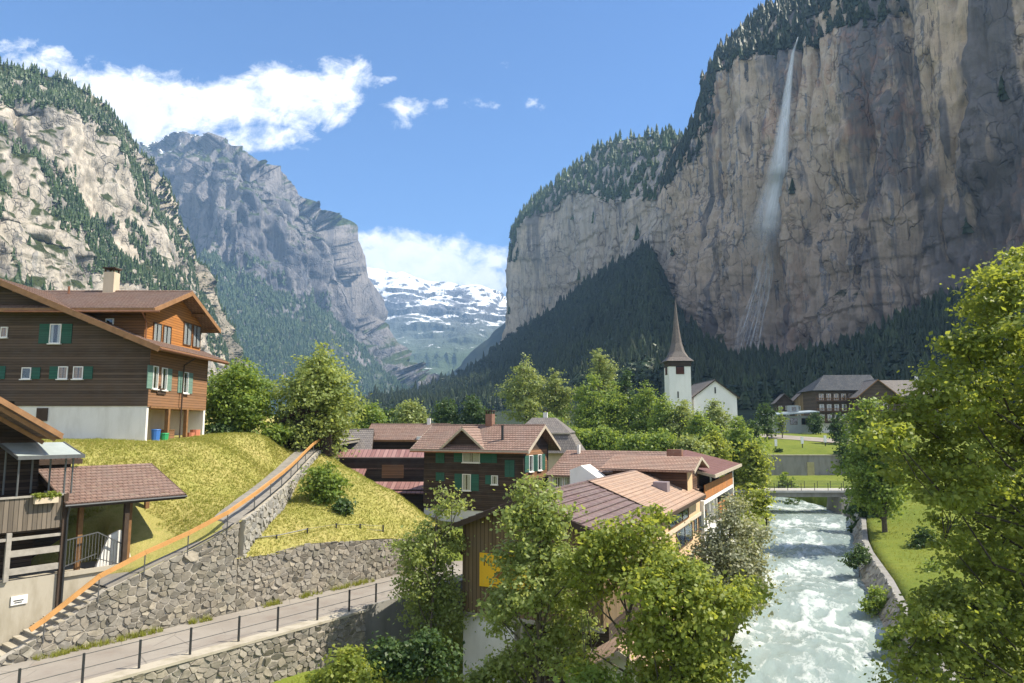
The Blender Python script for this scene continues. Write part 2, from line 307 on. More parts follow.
# ================================================================== ground heights
P0 = np.array([-14.35, 28.24]); RT = np.array([.597, .802]); RN = np.array([-.802, .597]); FR = Frame(P0, math.atan2(.802, .597))
ROADZ = -9.3
riverC = np.array([(9, -5), (11, 12), (13.2, 28), (16.6, 40.3), (22.6, 55), (29.2, 71.7), (35.6, 86), (40.0, 97), (41.5, 106), (39, 116), (30, 128), (14, 142), (-10, 160)], float)
riverZ = np.array([-14.8, -14.5, -14.3, -14.0, -13.4, -12.85, -12.5, -12.25, -12.0, -11.8, -11.4, -11, -10.5]); riverH = np.array([4.4, 4.3, 4.2, 4.15, 4.0, 4.0, 4.2, 4.5, 4.6, 4.6, 4.4, 4.2, 4])
def resample(p, n, *extra):
    d = np.r_[0, np.cumsum(np.linalg.norm(np.diff(p, axis=0), axis=1))]; t = np.linspace(0, d[-1], n)
    k = len(d); out = []
    m = np.gradient(p, d, axis=0); i = np.clip(np.searchsorted(d, t, 'right') - 1, 0, k - 2); h = d[i + 1] - d[i]; x = (t - d[i]) / h
    h00 = 2 * x**3 - 3 * x**2 + 1; h10 = x**3 - 2 * x**2 + x; h01 = -2 * x**3 + 3 * x**2; h11 = x**3 - x**2
    q = h00[:, None] * p[i] + (h10 * h)[:, None] * m[i] + h01[:, None] * p[i + 1] + (h11 * h)[:, None] * m[i + 1]
    return (q,) + tuple(np.interp(t, d, e) for e in extra)
RC, RZ, RH = resample(riverC, 260, riverZ, riverH)
RTAN = np.gradient(RC, axis=0); RTAN /= np.linalg.norm(RTAN, axis=1)[:, None]; RNRM = np.stack([RTAN[:, 1], -RTAN[:, 0]], -1)   # to the right bank
VAL = TPS([(-30, 8, -14), (0, 5, -15), (30, 5, -14), (-8, 29, -12.2), (-2.5, 35, -12.9), (6, 30, -13.3), (11, 37, -13.3), (13, 50, -12.9), (20, 66, -12), (26, 78, -11.4), (30, 90, -10.6),
    (-1.5, 41, -12.4), (-2, 48, -9.9), (-6, 47, -9.3), (0, 57, -8.9), (-7, 62, -8.4), (4, 66, -8.6), (-15, 72, -8.3), (-26, 78, -6), (0, 80, -8.2), (-30, 30, -9.3), (-20, 24, -10.5), (-14, 24, -12),
    (24, 38, -11.7), (31, 55, -11.3), (29, 26, -11.9), (42, 75, -10.6), (55, 90, -9.6), (50, 60, -10), (70, 40, -9.5), (45, 108, -10.0), (30, 112, -9.6), (22, 100, -9.8), (55, 118, -9.2), (66, 116, -9.0),
    (40, 129, -9.1), (62, 129, -9.1), (40, 134, -5.5), (62, 134, -5.5), (82, 129, -7), (82, 136, -5), (50, 145, -4.6), (70, 148, -4.2), (60, 152, -3.7), (60, 164, -2.4), (100, 182, -2.2), (80, 172, -2.2), (37, 168, -2.6),
    (20, 140, -6), (0, 120, -7), (-25, 120, -6), (-20, 180, -4.5), (0, 250, -3), (100, 260, 0), (-100, 220, 3), (-100, 100, 0), (-150, 60, 4), (200, 220, 3), (150, 110, -4), (150, 40, -8), (120, 0, -9), (-120, 0, -6), (300, 350, 4), (-300, 350, 6), (0, 400, 0), (-300, 100, 8), (300, 100, 0)])
def gz(x, y):                            # valley ground (no hill)
    x = np.asarray(x, float); y = np.asarray(y, float)
    z = VAL(np.clip(x, -300, 300), np.clip(y, 0, 400)); far = sstep(230, 400, np.hypot(x, y)); z = z * (1 - far) + 0.5 * far
    x2, y2 = np.atleast_1d(x), np.atleast_1d(y); z = np.atleast_1d(z)
    d = (x2 - P0[0]) * RN[0] + (y2 - P0[1]) * RN[1]; s = (x2 - P0[0]) * RT[0] + (y2 - P0[1]) * RT[1]
    k = sstep(.45, .75, d) * (1 - sstep(21, 27, s)) * sstep(-60, -30, s) * (1 - sstep(60, 90, d)); z = z * (1 - k) + (ROADZ - .06) * k
    kx = sstep(30, 34, x2) * (1 - sstep(72, 80, x2)); z = np.where((y2 > 118) & (y2 < 133), z * (1 - kx) + kx * np.minimum(z, -9.15), z); z = np.where((y2 >= 133) & (y2 < 140), z * (1 - kx) + kx * np.maximum(z, -5.55), z)
    near = (y2 < 175) & (np.abs(x2) < 80); idx = np.where(near.ravel())[0]
    zf = z.ravel().copy()
    if len(idx):
        q = np.stack([x2.ravel()[idx], y2.ravel()[idx]], -1); D = ((q[:, None] - RC[None, ::2]) ** 2).sum(-1); j = D.argmin(1) * 2
        off = ((q - RC[j]) * RNRM[j]).sum(1); w = np.sqrt(D.min(1)); w = np.where(np.abs(off) < w, w, w)
        right = off > 0; e = np.where(right, RH[j] + 1.25, RH[j] + .2); b = np.where(right, .75, 3.0)
        f = 1 - sstep(0, 1, (w - e) / b); zf[idx] = zf[idx] * (1 - f) + np.minimum(zf[idx], RZ[j] - 1.3) * f
    z = zf.reshape(z.shape)
    return z if z.size > 1 else float(z.ravel()[0])
def grid_faces(nu, nv):
    i, j = np.meshgrid(np.arange(nu - 1), np.arange(nv - 1), indexing='ij'); a = i * nv + j
    return np.stack([a, a + nv, a + nv + 1, a + 1], -1).reshape(-1, 4)
xs = np.r_[-9000, -5000, -2500, -1200, -600, np.arange(-300, -80, 20), np.arange(-80, -24, 2), np.arange(-24, 50, .6), np.arange(50, 90, 1.5), np.arange(90, 300, 15), 320, 600, 1200, 2500, 5000, 9000]
ys = np.r_[-600, -200, -60, -20, np.arange(-10, 22, 3), np.arange(22, 108, .6), np.arange(108, 170, 1.5), np.arange(170, 420, 12), 500, 700, 1000, 1600, 2600, 4200, 6500, 8800]
X, Y = np.meshgrid(xs, ys, indexing='ij'); Z = gz(X, Y); nearw = (np.hypot(X, Y) < 200)
Z = Z + nearw * (fbm(np.stack([X * .35, Y * .35, 0 * X], -1), 4, 5) - .5) * .35
dd = (X - P0[0]) * RN[0] + (Y - P0[1]) * RN[1]; ss = (X - P0[0]) * RT[0] + (Y - P0[1]) * RT[1]
Z = np.where((dd > .4) & (dd < 5.2) & (ss > -30) & (ss < 24), np.minimum(Z, ROADZ - .05), Z)
g_o = raw_mesh('ground', np.stack([X, Y, Z], -1).reshape(-1, 3), grid_faces(len(xs), len(ys)), M_GROUND, smooth=True, center=False); tag(g_o, kind='structure')
# ------------------------------------------------------------------ road
mb = MB(FR); mb.box(-40, 25, 0, 4.55, ROADZ - .5, ROADZ); tag(mb.build('road', M_ROAD), kind='structure')
# ------------------------------------------------------------------ hillside: bank left of the climbing path, knoll right of it
wallS = np.array([-3.2, -1.9, -.6, .6, 3.1, 5.2, 6.9]); wallZ = np.array([-9.1, -8.55, -7.9, -7.1, -6.28, -5.66, -4.85])
def fw(s, d): return P0 + RT * s + RN * d
E_pts = [np.r_[fw(s, 4.6), z] for s, z in zip(wallS, wallZ)] + [np.array(q) for q in [(-13.75, 38.6, -4.45), (-13.9, 41, -4.12), (-14.5, 46, -3.65), (-15.5, 52, -3.2), (-16.4, 60, -2.05), (-17.2, 70, -1.6), (-18, 85, -1.5)]]
E_pts = np.array(E_pts); EC, EZ = resample(E_pts[:, :2], 120, E_pts[:, 2])
def E_at(i): return EC[i], EZ[i]
LDIR = np.array([-.97, .243])
hp = []
for p in E_pts: hp.append((p[0], p[1], p[2] - .02)); q = p[:2] + LDIR * 1.9; hp.append((q[0], q[1], p[2] - .02 if p[1] > 33 else p[2] - .4))
hp += [(-22.3, 38.2, -2.6), (-20.8, 40, -2.6), (-19.2, 43, -2.55), (-18.4, 47, -2.0), (-23.4, 43.2, -1.1), (-20.5, 46.5, -1.1), (-18.2, 53, -1.5), (-26, 42, -.95), (-30, 43, -.9), (-24, 48, -1.0), (-22, 56, -1.1), (-40, 44, -.5), (-24.5, 38, -1.9), (-27, 37.5, -1.6), (-23, 35.2, -4.6), (-21, 36.3, -4.4), (-35, 36, -3), (-28, 33, -6.2), (-20, 34.6, -5.6), (-19.0, 36, -5.0), (-25, 70, -.5), (-60, 60, 4), (-60, 35, -2), (-45, 80, 5), (-24, 95, 1)]
HT = TPS(hp)
ws = np.r_[0, .3, .8, 1.3, 1.8, np.arange(2.3, 14, .45), np.arange(14, 45, 3)]
V = []
for i in range(len(EC)):
    for w in ws: q = EC[i] + LDIR * w; V.append((q[0], q[1], 0))
V = np.array(V); V[:, 2] = HT(V[:, 0], V[:, 1]); wcol = np.tile(ws, len(EC))
V[:, 2] += (fbm(np.stack([V[:, 0] * .5, V[:, 1] * .5, 0 * V[:, 0]], -1), 4, 3) - .5) * .3 * sstep(1.8, 4, wcol)
dH = (V[:, 0] - P0[0]) * RN[0] + (V[:, 1] - P0[1]) * RN[1]; sH = (V[:, 0] - P0[0]) * RT[0] + (V[:, 1] - P0[1]) * RT[1]
V[:, 2] = np.where((dH > 6.0) & (dH < 9.5) & (sH > -9) & (sH < 2.4), np.minimum(V[:, 2], -6.7), V[:, 2])
ez_ = np.repeat(EZ, len(ws)); kq = 1 - sstep(1.8, 3.2, wcol); V[:, 2] = V[:, 2] * (1 - kq) + (ez_ - .04) * kq * (1) ; V[:, 2] = np.where((dH > 4.5) & (dH < 6.4) & (sH < 1.5), V[:, 2] - 1.2, V[:, 2]); HILL_V = V.copy(); hill_o = raw_mesh('grass_hill', V, grid_faces(len(EC), len(ws)), M_HILL, smooth=True, center=False); tag(hill_o, kind='structure')
def hz(x, y): return float(HT(x, y)[0]) if np.ndim(x) == 0 else HT(x, y)
# knoll
kp = [(fw(6.9, 4.7)[0], fw(6.9, 4.7)[1], -6.62)] + [(fw(s, 4.7)[0], fw(s, 4.7)[1], z) for s, z in ((9.1, -6.72), (11.1, -6.5), (14.5, -6.8), (18.3, -7.15), (19.5, -7.3))]
kp += [(-13.6, 38.6, -6.0), (-13.7, 41, -5.6), (-14.3, 46, -4.8), (-15.3, 52, -3.9), (-16.2, 60, -2.5), (-13.3, 52, -2.95), (-11.5, 51, -3.6), (-8.9, 50, -4.6), (-6.6, 50, -6.1), (-11, 44, -5.6), (-6, 45.5, -7.3), (-4, 54, -8.6), (-3, 62, -9.2), (-10, 60, -6.8), (-13, 60, -4.6), (-8, 56, -6.8)]
KT = TPS(kp); i0 = int(np.argmin(np.abs(EC[:, 1] - fw(6.9, 4.6)[1]))); i1 = int(np.argmin(np.abs(EC[:, 1] - 62))); A0 = EC[i0:i1 + 1]; nv = len(A0); nu = 46; V = []
for j in range(nv):
    v = j / (nv - 1); Rr = fw(20.2, 4.7) * (1 - v) + np.array([-2.0, 63]) * v
    for i in range(nu): V.append(np.r_[A0[j] * (1 - i / (nu - 1)) + Rr * i / (nu - 1), 0])
V = np.array(V); V[:, 2] = KT(V[:, 0], V[:, 1]); dK = (V[:, 0] - P0[0]) * RN[0] + (V[:, 1] - P0[1]) * RN[1]
V[:, 2] += (fbm(np.stack([V[:, 0] * .5, V[:, 1] * .5, 0 * V[:, 0]], -1), 4, 9) - .5) * .45 * sstep(4.7, 6, dK)
nv_k, nu_k = nv, nu; KNOLL_V = V.copy(); kn_o = raw_mesh('grass_knoll', V, grid_faces(nv, nu)[:, ::-1], M_HILL, smooth=True, center=False); tag(kn_o, kind='structure')
def kz(x, y): return float(KT(x, y)[0]) if np.ndim(x) == 0 else KT(x, y)
# climbing path on the hill
ip = int(np.argmin(np.abs(EC[:, 1] - fw(.8, 4.6)[1]))); V = []; F = []
pn = []
for i in range(ip, len(EC)):
    t = EC[min(i + 1, len(EC) - 1)] - EC[i - 1]; t /= np.linalg.norm(t); n = np.array([-t[1], t[0]]); pn.append(n)
    for w in (.12, 1.75): q = EC[i] + n * w; V.append((q[0], q[1], EZ[i] + .04))
    for w in (1.75, .12): q = EC[i] + n * w; V.append((q[0], q[1], EZ[i] - .4))
n_ = len(EC) - ip
for i in range(n_ - 1):
    a = i * 4
    for k in range(4): F.append((a + k, a + (k + 1) % 4, a + 4 + (k + 1) % 4, a + 4 + k))
tag(raw_mesh('path', V, F, M_PATH, center=False), kind='structure')
# ------------------------------------------------------------------ river
m, nt, out = new_mat('river_water'); P = pos(nt); a = R(65)
fl = mapping(nt, P, (1, 1, 1), (0, 0, -a)); att = nd(nt, 'ShaderNodeAttribute', attribute_name='foam').outputs['Fac']
n1 = noise(nt, mapping(nt, fl, (.5, 1.3, 1)), .9, 7, .7, .9); n2 = noise(nt, mapping(nt, fl, (.6, 1.2, 1)), 4.5, 6, .7, .6)
fo = math_(nt, 'ADD', att, math_(nt, 'ADD', math_(nt, 'MULTIPLY', math_(nt, 'SUBTRACT', n1, .5), 2.1), math_(nt, 'MULTIPLY', math_(nt, 'SUBTRACT', n2, .5), 1.0)))
fm = ramp(nt, fo, .30, .95)
col = mixc(nt, fm, mixc(nt, n1, (.19, .255, .25), (.33, .39, .375)), (.56, .595, .58)); pr = bsdf(nt, out, col, .25, math_(nt, 'ADD', n2, n1), .55, .07, .4)
nt.links.new(math_(nt, 'ADD', .12, math_(nt, 'MULTIPLY', fm, .6)), pr.inputs['Roughness']); M_RIVER = m
nu, nv = 520, 56; C2, Z2, H2 = resample(riverC, nu, riverZ, riverH); T2 = np.gradient(C2, axis=0); T2 /= np.linalg.norm(T2, axis=1)[:, None]; N2 = np.stack([T2[:, 1], -T2[:, 0]], -1)
V = np.zeros((nu, nv, 3)); lat = np.linspace(-1.12, 1.12, nv); dist = np.r_[0, np.cumsum(np.linalg.norm(np.diff(C2, axis=0), axis=1))]
for j, l in enumerate(lat): V[:, j, :2] = C2 + N2 * (H2 * l)[:, None]; V[:, j, 2] = Z2
S_, L_ = np.meshgrid(dist, lat * 4.2, indexing='ij')
q = np.stack([S_ * .28, L_ * .5, 0 * S_], -1); wv = fbm(q, 5, 21, .55); step = np.sin(S_ * .42 + 1.2 * (vnoise(np.stack([L_ * .3, S_ * .05, 0 * S_], -1), 4) - .5) * 4 + .5) * .5 + .5
rid = 1 - np.abs(2 * fbm(np.stack([S_ * .55, L_ * 1.0, 0 * S_ + 3], -1), 4, 33) - 1)
V[..., 2] += (wv - .5) * .42 + (step - .5) * .26 + (rid - .7) * .18
riv = raw_mesh('river', V.reshape(-1, 3), grid_faces(nu, nv)[:, ::-1], M_RIVER, smooth=True, center=False); tag(riv, kind='structure')
at_ = riv.data.attributes.new('foam', 'FLOAT', 'POINT'); foam = .22 + (rid - .72) * 1.6 + (wv - .5) * .8 - (step - .5) * .35 - sstep(.72, 1.0, np.abs(lat))[None] * .2
foam -= sstep(60, 78, dist)[:, None] * .05; at_.data.foreach_set('value', foam.astype(np.float32).ravel())
# ================================================================== mountains
def patch(name, cols, mat, nu, seg, disp=None, clampz=None, kind='structure'):
    """cols: list of (px, [(py or ('z', z), Y), ...]); every column has the same number of profile points; seg: samples per profile segment"""
    C = np.array([[at(px, q[0], q[1]) if not isinstance(q[0], tuple) else atz(px, q[0][1], q[1]) for q in prof] for px, prof in cols])
    n, K, _ = C.shape; pxs = np.array([c[0] for c in cols], float); par = np.linspace(0, 1, n) * .5 + (np.arange(n) / (n - 1)) * .5
    d = np.r_[0, np.cumsum(np.abs(np.diff(pxs)) + 6)]; d /= d[-1]; t = np.linspace(0, 1, nu); G = np.zeros((nu, K, 3)); i = np.clip(np.searchsorted(d, t, 'right') - 1, 0, n - 2); h = d[i + 1] - d[i]; x = (t - d[i]) / h
    dm = np.diff(C, axis=0) / np.diff(d)[:, None, None]; m = np.zeros_like(C); m[0], m[-1] = dm[0], dm[-1]
    same = (dm[1:] * dm[:-1]) > 0; m[1:-1] = np.where(same, 2 * dm[1:] * dm[:-1] / (dm[1:] + dm[:-1] + 1e-12 * (~same)), 0)
    X_ = x[:, None, None]; H = h[:, None, None]
    G = (2 * X_**3 - 3 * X_**2 + 1) * C[i] + (X_**3 - 2 * X_**2 + X_) * H * m[i] + (-2 * X_**3 + 3 * X_**2) * C[i + 1] + (X_**3 - X_**2) * H * m[i + 1]
    rows = []; kp = []
    for k in range(K - 1):
        for s in range(seg[k]): f = s / seg[k]; rows.append(G[:, k] * (1 - f) + G[:, k + 1] * f); kp.append(k + f)
    rows.append(G[:, -1]); kp.append(K - 1.0)
    V = np.stack(rows, 1); kp = np.array(kp); PX = np.interp(t, d, pxs)
    if disp: V = disp(V, kp, PX)
    o = raw_mesh(name, V.reshape(-1, 3), grid_faces(nu, V.shape[1]), mat, smooth=True, center=False); tag(o, kind=kind)
    return V, kp, PX
def out_dir(V):
    gu = np.gradient(V, axis=0); gv = np.gradient(V, axis=1); n = np.cross(gu, gv); n /= np.linalg.norm(n, axis=-1, keepdims=True) + 1e-9
    flip = np.sign((n * -V).sum(-1, keepdims=True)); n = n * np.where(flip == 0, 1, flip); n[..., 2] *= .5; return n
def relief(V, amps, seed=0, mask=None, ledge=None):
    """amps: list of (wavelength, amplitude, vertical stretch); ledge: (spacing, depth) of broken horizontal ledges"""
    n = out_dir(V); a = 0
    for i, (w, am, vs) in enumerate(amps):
        q = V / w * np.array([1, 1, 1 / vs]); f = fbm(q, 4, seed + i * 31); a = a + am * (f - .5) * 2.2
        if vs > 1.7: g = fbm(q * np.array([1.3, 1.3, .45]) + 5.3, 3, seed + 7 + i * 13); a = a - am * .9 * (1 - sstep(0, .13, np.abs(g - .5)))
    if ledge:
        for sp, dp, sd in ((ledge[0], ledge[1], 3), (ledge[0] * .37, ledge[1] * .45, 9)):
            h = V[..., 2] / sp + 1.6 * fbm(V / (sp * 5), 3, seed + sd) + .25 * (V[..., 0] + V[..., 1]) / sp * .3; fr = h - np.floor(h); k = vnoise(np.stack([V[..., 0] / (sp * 1.7), V[..., 1] / (sp * 1.7), np.floor(h) * 3.7], -1), seed + 5); a = a + dp * (.5 - fr) * sstep(.3, .75, k) * 2
    if mask is not None: a = a * mask
    return V + n * a[..., None]
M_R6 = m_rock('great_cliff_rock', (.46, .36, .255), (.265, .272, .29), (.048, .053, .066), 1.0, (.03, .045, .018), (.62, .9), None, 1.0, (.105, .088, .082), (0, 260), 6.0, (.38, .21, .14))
M_R5 = m_rock('buttress_rock', (.46, .39, .30), (.28, .285, .30), (.08, .082, .09), .7, (.03, .045, .018), (.6, .85), None, .8, None, bumpd=8.0)
M_R1 = m_rock('sunlit_cliff_rock', (.42, .37, .30), (.29, .275, .255), (.10, .098, .098), .9, (.05, .065, .022), (.50, .72), None, .75, None, bumpd=6.0)
M_R2 = m_rock('grey_mountain_rock', (.21, .19, .18), (.135, .135, .15), (.05, .055, .07), .42, (.06, .085, .03), (.58, .8), (900, 1700, .55), .8, None, bumpd=22.0)
M_R3 = m_rock('snow_mountain_rock', (.15, .15, .165), (.10, .105, .12), (.05, .055, .07), .14, (.07, .095, .03), (9, 10), (280, 1750, .75), .4, (.075, .11, .032), (380, 900), 40.0)
M_FSOIL = m_plain('forest_floor', (.022, .034, .014), 1.0, .4, .05)
M_FSOIL2 = m_grass('alp_slope', [(.03, .05, .018), (.05, .075, .022), (.025, .042, .016), (.08, .095, .035)], .006, .2)
zz = lambda z: ('z', z)
# near sunlit cliff on the left
M1 = [(-420, [(430, 300), (330, 330), (250, 345), (190, 400), (90, 420), (40, 480), (zz(60), 900)]), (-160, [(432, 360), (325, 430), (215, 450), (140, 540), (75, 560), (45, 640), (zz(60), 1050)]),
      (0, [(434, 440), (320, 530), (205, 560), (128, 680), (100, 700), (68, 780), (zz(80), 1150)]), (40, [(434, 470), (322, 570), (222, 600), (160, 700), (108, 730), (76, 800), (zz(80), 1170)]),
      (85, [(434, 510), (325, 610), (243, 640), (200, 725), (118, 765), (94, 830), (zz(80), 1200)]), (112, [(434, 545), (328, 650), (256, 675), (226, 745), (135, 800), (114, 860), (zz(80), 1220)]),
      (140, [(434, 590), (335, 700), (270, 725), (248, 785), (178, 850), (158, 905), (zz(80), 1250)]), (165, [(434, 650), (342, 770), (290, 790), (268, 835), (222, 900), (204, 945), (zz(70), 1300)]),
      (190, [(433, 720), (352, 850), (318, 870), (300, 905), (268, 960), (250, 1000), (zz(60), 1350)]), (215, [(432, 830), (372, 960), (348, 980), (338, 1005), (322, 1050), (308, 1085), (zz(40), 1420)]),
      (236, [(430, 980), (402, 1090), (390, 1105), (384, 1120), (376, 1150), (366, 1180), (zz(20), 1500)]), (262, [(430, 1200), (422, 1260), (418, 1270), (414, 1280), (410, 1290), (404, 1310), (zz(0), 1600)])]
def d1(V, kp, PX):
    return relief(V, [(160, 24, 1.2), (60, 13, 2.2), (22, 6, 2.2), (9, 2.6, 1.3)], 3, ledge=(45, 2.0))
V1, k1, px1 = patch('left_cliff', M1, M_R1, 340, [50, 60, 26, 50, 16, 10], d1)
# grey mountain in the middle
M2 = [(60, [(430, 1700), (300, 2400), (220, 2700), (175, 3000), (150, 3300), (zz(300), 4300)]), (110, [(430, 1750), (290, 2450), (205, 2750), (168, 3000), (150, 3300), (zz(300), 4300)]),
      (143, [(430, 1800), (262, 2480), (200, 2700), (160, 2950), (143, 3250), (zz(300), 4300)]), (166, [(430, 1800), (255, 2450), (200, 2600), (156, 2850), (138, 3100), (zz(300), 4200)]),
      (207, [(430, 1800), (258, 2350), (200, 2450), (165, 2550), (137, 2800), (zz(300), 4000)]), (235, [(430, 1820), (272, 2350), (215, 2420), (170, 2520), (148, 2700), (zz(300), 4000)]),
      (258, [(430, 1860), (285, 2400), (225, 2470), (178, 2560), (156, 2720), (zz(300), 4000)]), (290, [(430, 1900), (296, 2480), (245, 2540), (205, 2620), (188, 2760), (zz(300), 4000)]),
      (318, [(430, 1950), (304, 2560), (262, 2620), (228, 2700), (212, 2820), (zz(250), 4000)]), (333, [(430, 2000), (310, 2620), (272, 2680), (242, 2740), (222, 2860), (zz(250), 4000)]),
      (344, [(430, 2020), (316, 2680), (290, 2730), (265, 2780), (250, 2880), (zz(200), 3900)]), (355, [(430, 2050), (322, 2740), (308, 2780), (294, 2820), (284, 2900), (zz(150), 3800)]),
      (364, [(430, 2080), (336, 2760), (330, 2790), (324, 2820), (318, 2900), (zz(100), 3700)]), (390, [(430, 2150), (362, 2650), (358, 2720), (355, 2780), (352, 2850), (zz(50), 3500)]),
      (418, [(430, 2200), (392, 2500), (389, 2560), (387, 2600), (385, 2650), (zz(20), 3200)]), (446, [(430, 2250), (414, 2400), (411, 2430), (409, 2460), (406, 2500), (zz(0), 3000)])]
def d2(V, kp, PX):
    cr = sstep(2.4, 4, kp)[None] * (1 - sstep(4.2, 5, kp))[None]; t_ = fbm(np.stack([V[..., 0] / 130, V[..., 1] / 130, 0 * V[..., 0]], -1), 4, 55); V = V.copy(); V[..., 2] += cr * (np.floor(t_ * 9) / 9 + t_ - 1.0) * 48
    w = sstep(.6, 1.1, kp)[None, :] * .8 + .2; w = w * np.where(kp > 4.4, .5, 1)[None]
    return relief(V, [(700, 70, 1.1), (260, 62, 2.6), (100, 34, 2.8), (38, 9, 1.9)], 17, mask=w, ledge=(150, 4))
V2, k2, px2 = patch('grey_mountain', M2, M_R2, 300, [30, 46, 44, 26, 8], d2)
# snow mountain at the valley head
M3 = [(250, [(415, 3220), (345, 4550), (300, 5390), (262, 6020), (zz(350), 7700)])] + [(px, [(415, 3290), (352 + 6 * math.sin(px * .05), 4480), (310 + 4 * math.sin(px * .09), 5320), (t, 6020), (zz(350), 7700)]) for px, t in
      ((320, 262), (345, 262), (362, 268), (376, 270), (388, 274), (400, 272), (415, 277), (432, 283), (448, 286), (455, 291), (470, 289), (484, 291), (500, 300), (515, 303), (540, 300), (580, 290))]
def d3(V, kp, PX): return relief(V, [(1800, 220, 1.0), (700, 150, 1.0), (300, 80, 1.0), (110, 30, 1.0)], 41, ledge=(170, 45), mask=sstep(0, .5, kp)[None] * (1 - .3 * sstep(2.6, 3, kp)[None]))
V3, k3, px3 = patch('snow_mountain', M3, M_R3, 220, [26, 44, 44, 8], d3)
# green spur from the left, blue spur from the right
sp1 = [(340, [(420, 3300), (345, 4300), (300, 4900), (zz(100), 5600)]), (375, [(420, 3350), (362, 4200), (322, 4800), (zz(100), 5500)]), (405, [(420, 3400), (380, 4100), (348, 4600), (zz(60), 5300)]), (430, [(420, 3450), (395, 4000), (370, 4300), (zz(30), 5000)]), (455, [(420, 3500), (408, 3800), (392, 4050), (zz(0), 4700)])]
V4, k4, px4 = patch('green_spur', sp1, M_FSOIL2, 90, [24, 24, 4], lambda V, k, p: relief(V, [(500, 45, 1), (180, 22, 1), (60, 8, 1)], 51))
sp2 = [(425, [(420, 2500), (408, 3000), (398, 3300), (zz(0), 4000)]), (450, [(420, 2400), (398, 3000), (376, 3300), (zz(20), 4000)]), (480, [(420, 2300), (380, 2900), (346, 3300), (zz(60), 4000)]), (515, [(420, 2200), (360, 2800), (314, 3200), (zz(100), 4000)]), (560, [(420, 2200), (350, 2800), (290, 3200), (zz(100), 4000)]), (620, [(420, 2200), (330, 2700), (260, 3100), (zz(100), 4000)])]
V5, k5, px5 = patch('blue_spur', sp2, M_FSOIL, 90, [24, 24, 4], lambda V, k, p: relief(V, [(400, 40, 1), (150, 18, 1), (50, 7, 1)], 61))
# forested talus under the right-hand cliffs (profile: foot, middle, head tucked into the rock)
tal = [(330, 428, 900, 415, 1500), (395, 427, 520, 404, 900), (440, 427, 480, 391, 1050), (480, 427, 450, 368, 1220), (508, 427, 430, 346, 1360), (535, 427, 400, 328, 1290), (561, 427, 370, 311, 1200), (590, 427, 345, 290, 1090), (619, 427, 320, 271, 1000), (645, 427, 300, 256, 900), (664, 427, 290, 290, 770),
       (680, 427, 285, 328, 680), (705, 427, 283, 352, 600), (740, 427, 280, 370, 565), (790, 427, 275, 372, 515), (830, 427, 272, 366, 480), (870, 427, 268, 356, 450), (905, 427, 262, 343, 430), (945, 427, 255, 322, 410), (985, 427, 248, 303, 385), (1024, 427, 240, 290, 365), (1110, 427, 225, 270, 340), (1300, 430, 190, 230, 285), (1650, 432, 140, 180, 205)]
talc = [(px, [(zz(-6), y0 * .82), (zz(2), y0), ((py0 * .42 + py1 * .58), y0 * .5 + y1 * .5), (py1, y1), (py1 - 8, y1 * 1.05), (py1 + 30, y1 * 1.3)]) for px, py0, y0, py1, y1 in tal]
V6t, k6t, px6t = patch('forest_slope', talc, M_FSOIL, 230, [4, 22, 22, 4, 4], lambda V, k, p: relief(V, [(90, 9, 1), (35, 4, 1)], 71, mask=sstep(0, 1.2, k)[None] * (1 - sstep(3, 3.6, k))[None]))
# far buttress
def prof5(rb, yb, rt, yt, sk): return [(rb + 14, yb - 25), (rb, yb), (rb * .5 + rt * .5, (yb + yt) / 2 + 8), (rt, yt), (rt * .45 + sk * .55, yt + 90), (sk, yt + 190), (zz(150), yt + 700)]
M5 = [(560, [(375, 2000), (360, 2020), (300, 2020), (250, 2030), (240, 2050), (230, 2080), (zz(150), 2300)]), (517, [(356, 1560), (350, 1570), (300, 1580), (232, 1590), (228, 1620), (226, 1650), (zz(150), 2200)]), (513, prof5(348, 1400, 262, 1420, 256)), (519, prof5(343, 1370, 226, 1375, 222)), (532, prof5(333, 1320, 214, 1325, 204)), (548, prof5(322, 1270, 203, 1275, 190)), (562, prof5(311, 1220, 190, 1225, 178)), (585, prof5(294, 1140, 192, 1150, 160)),
      (606, prof5(280, 1060, 198, 1075, 146)), (628, prof5(266, 980, 200, 1000, 139)), (650, prof5(258, 900, 198, 930, 137)), (672, prof5(280, 800, 186, 850, 137)), (690, prof5(320, 730, 170, 800, 135)), (720, prof5(350, 700, 150, 790, 130))]
V5b, k5b, px5b = patch('far_cliff', M5, M_R5, 240, [6, 44, 44, 16, 14, 6], lambda V, k, p: relief(V, [(260, 20, 1.2), (90, 15, 2.2), (32, 7, 2.6), (12, 2.5, 1.5)], 81, ledge=(60, 3), mask=(1 - .5 * sstep(3.2, 4, k))[None]))
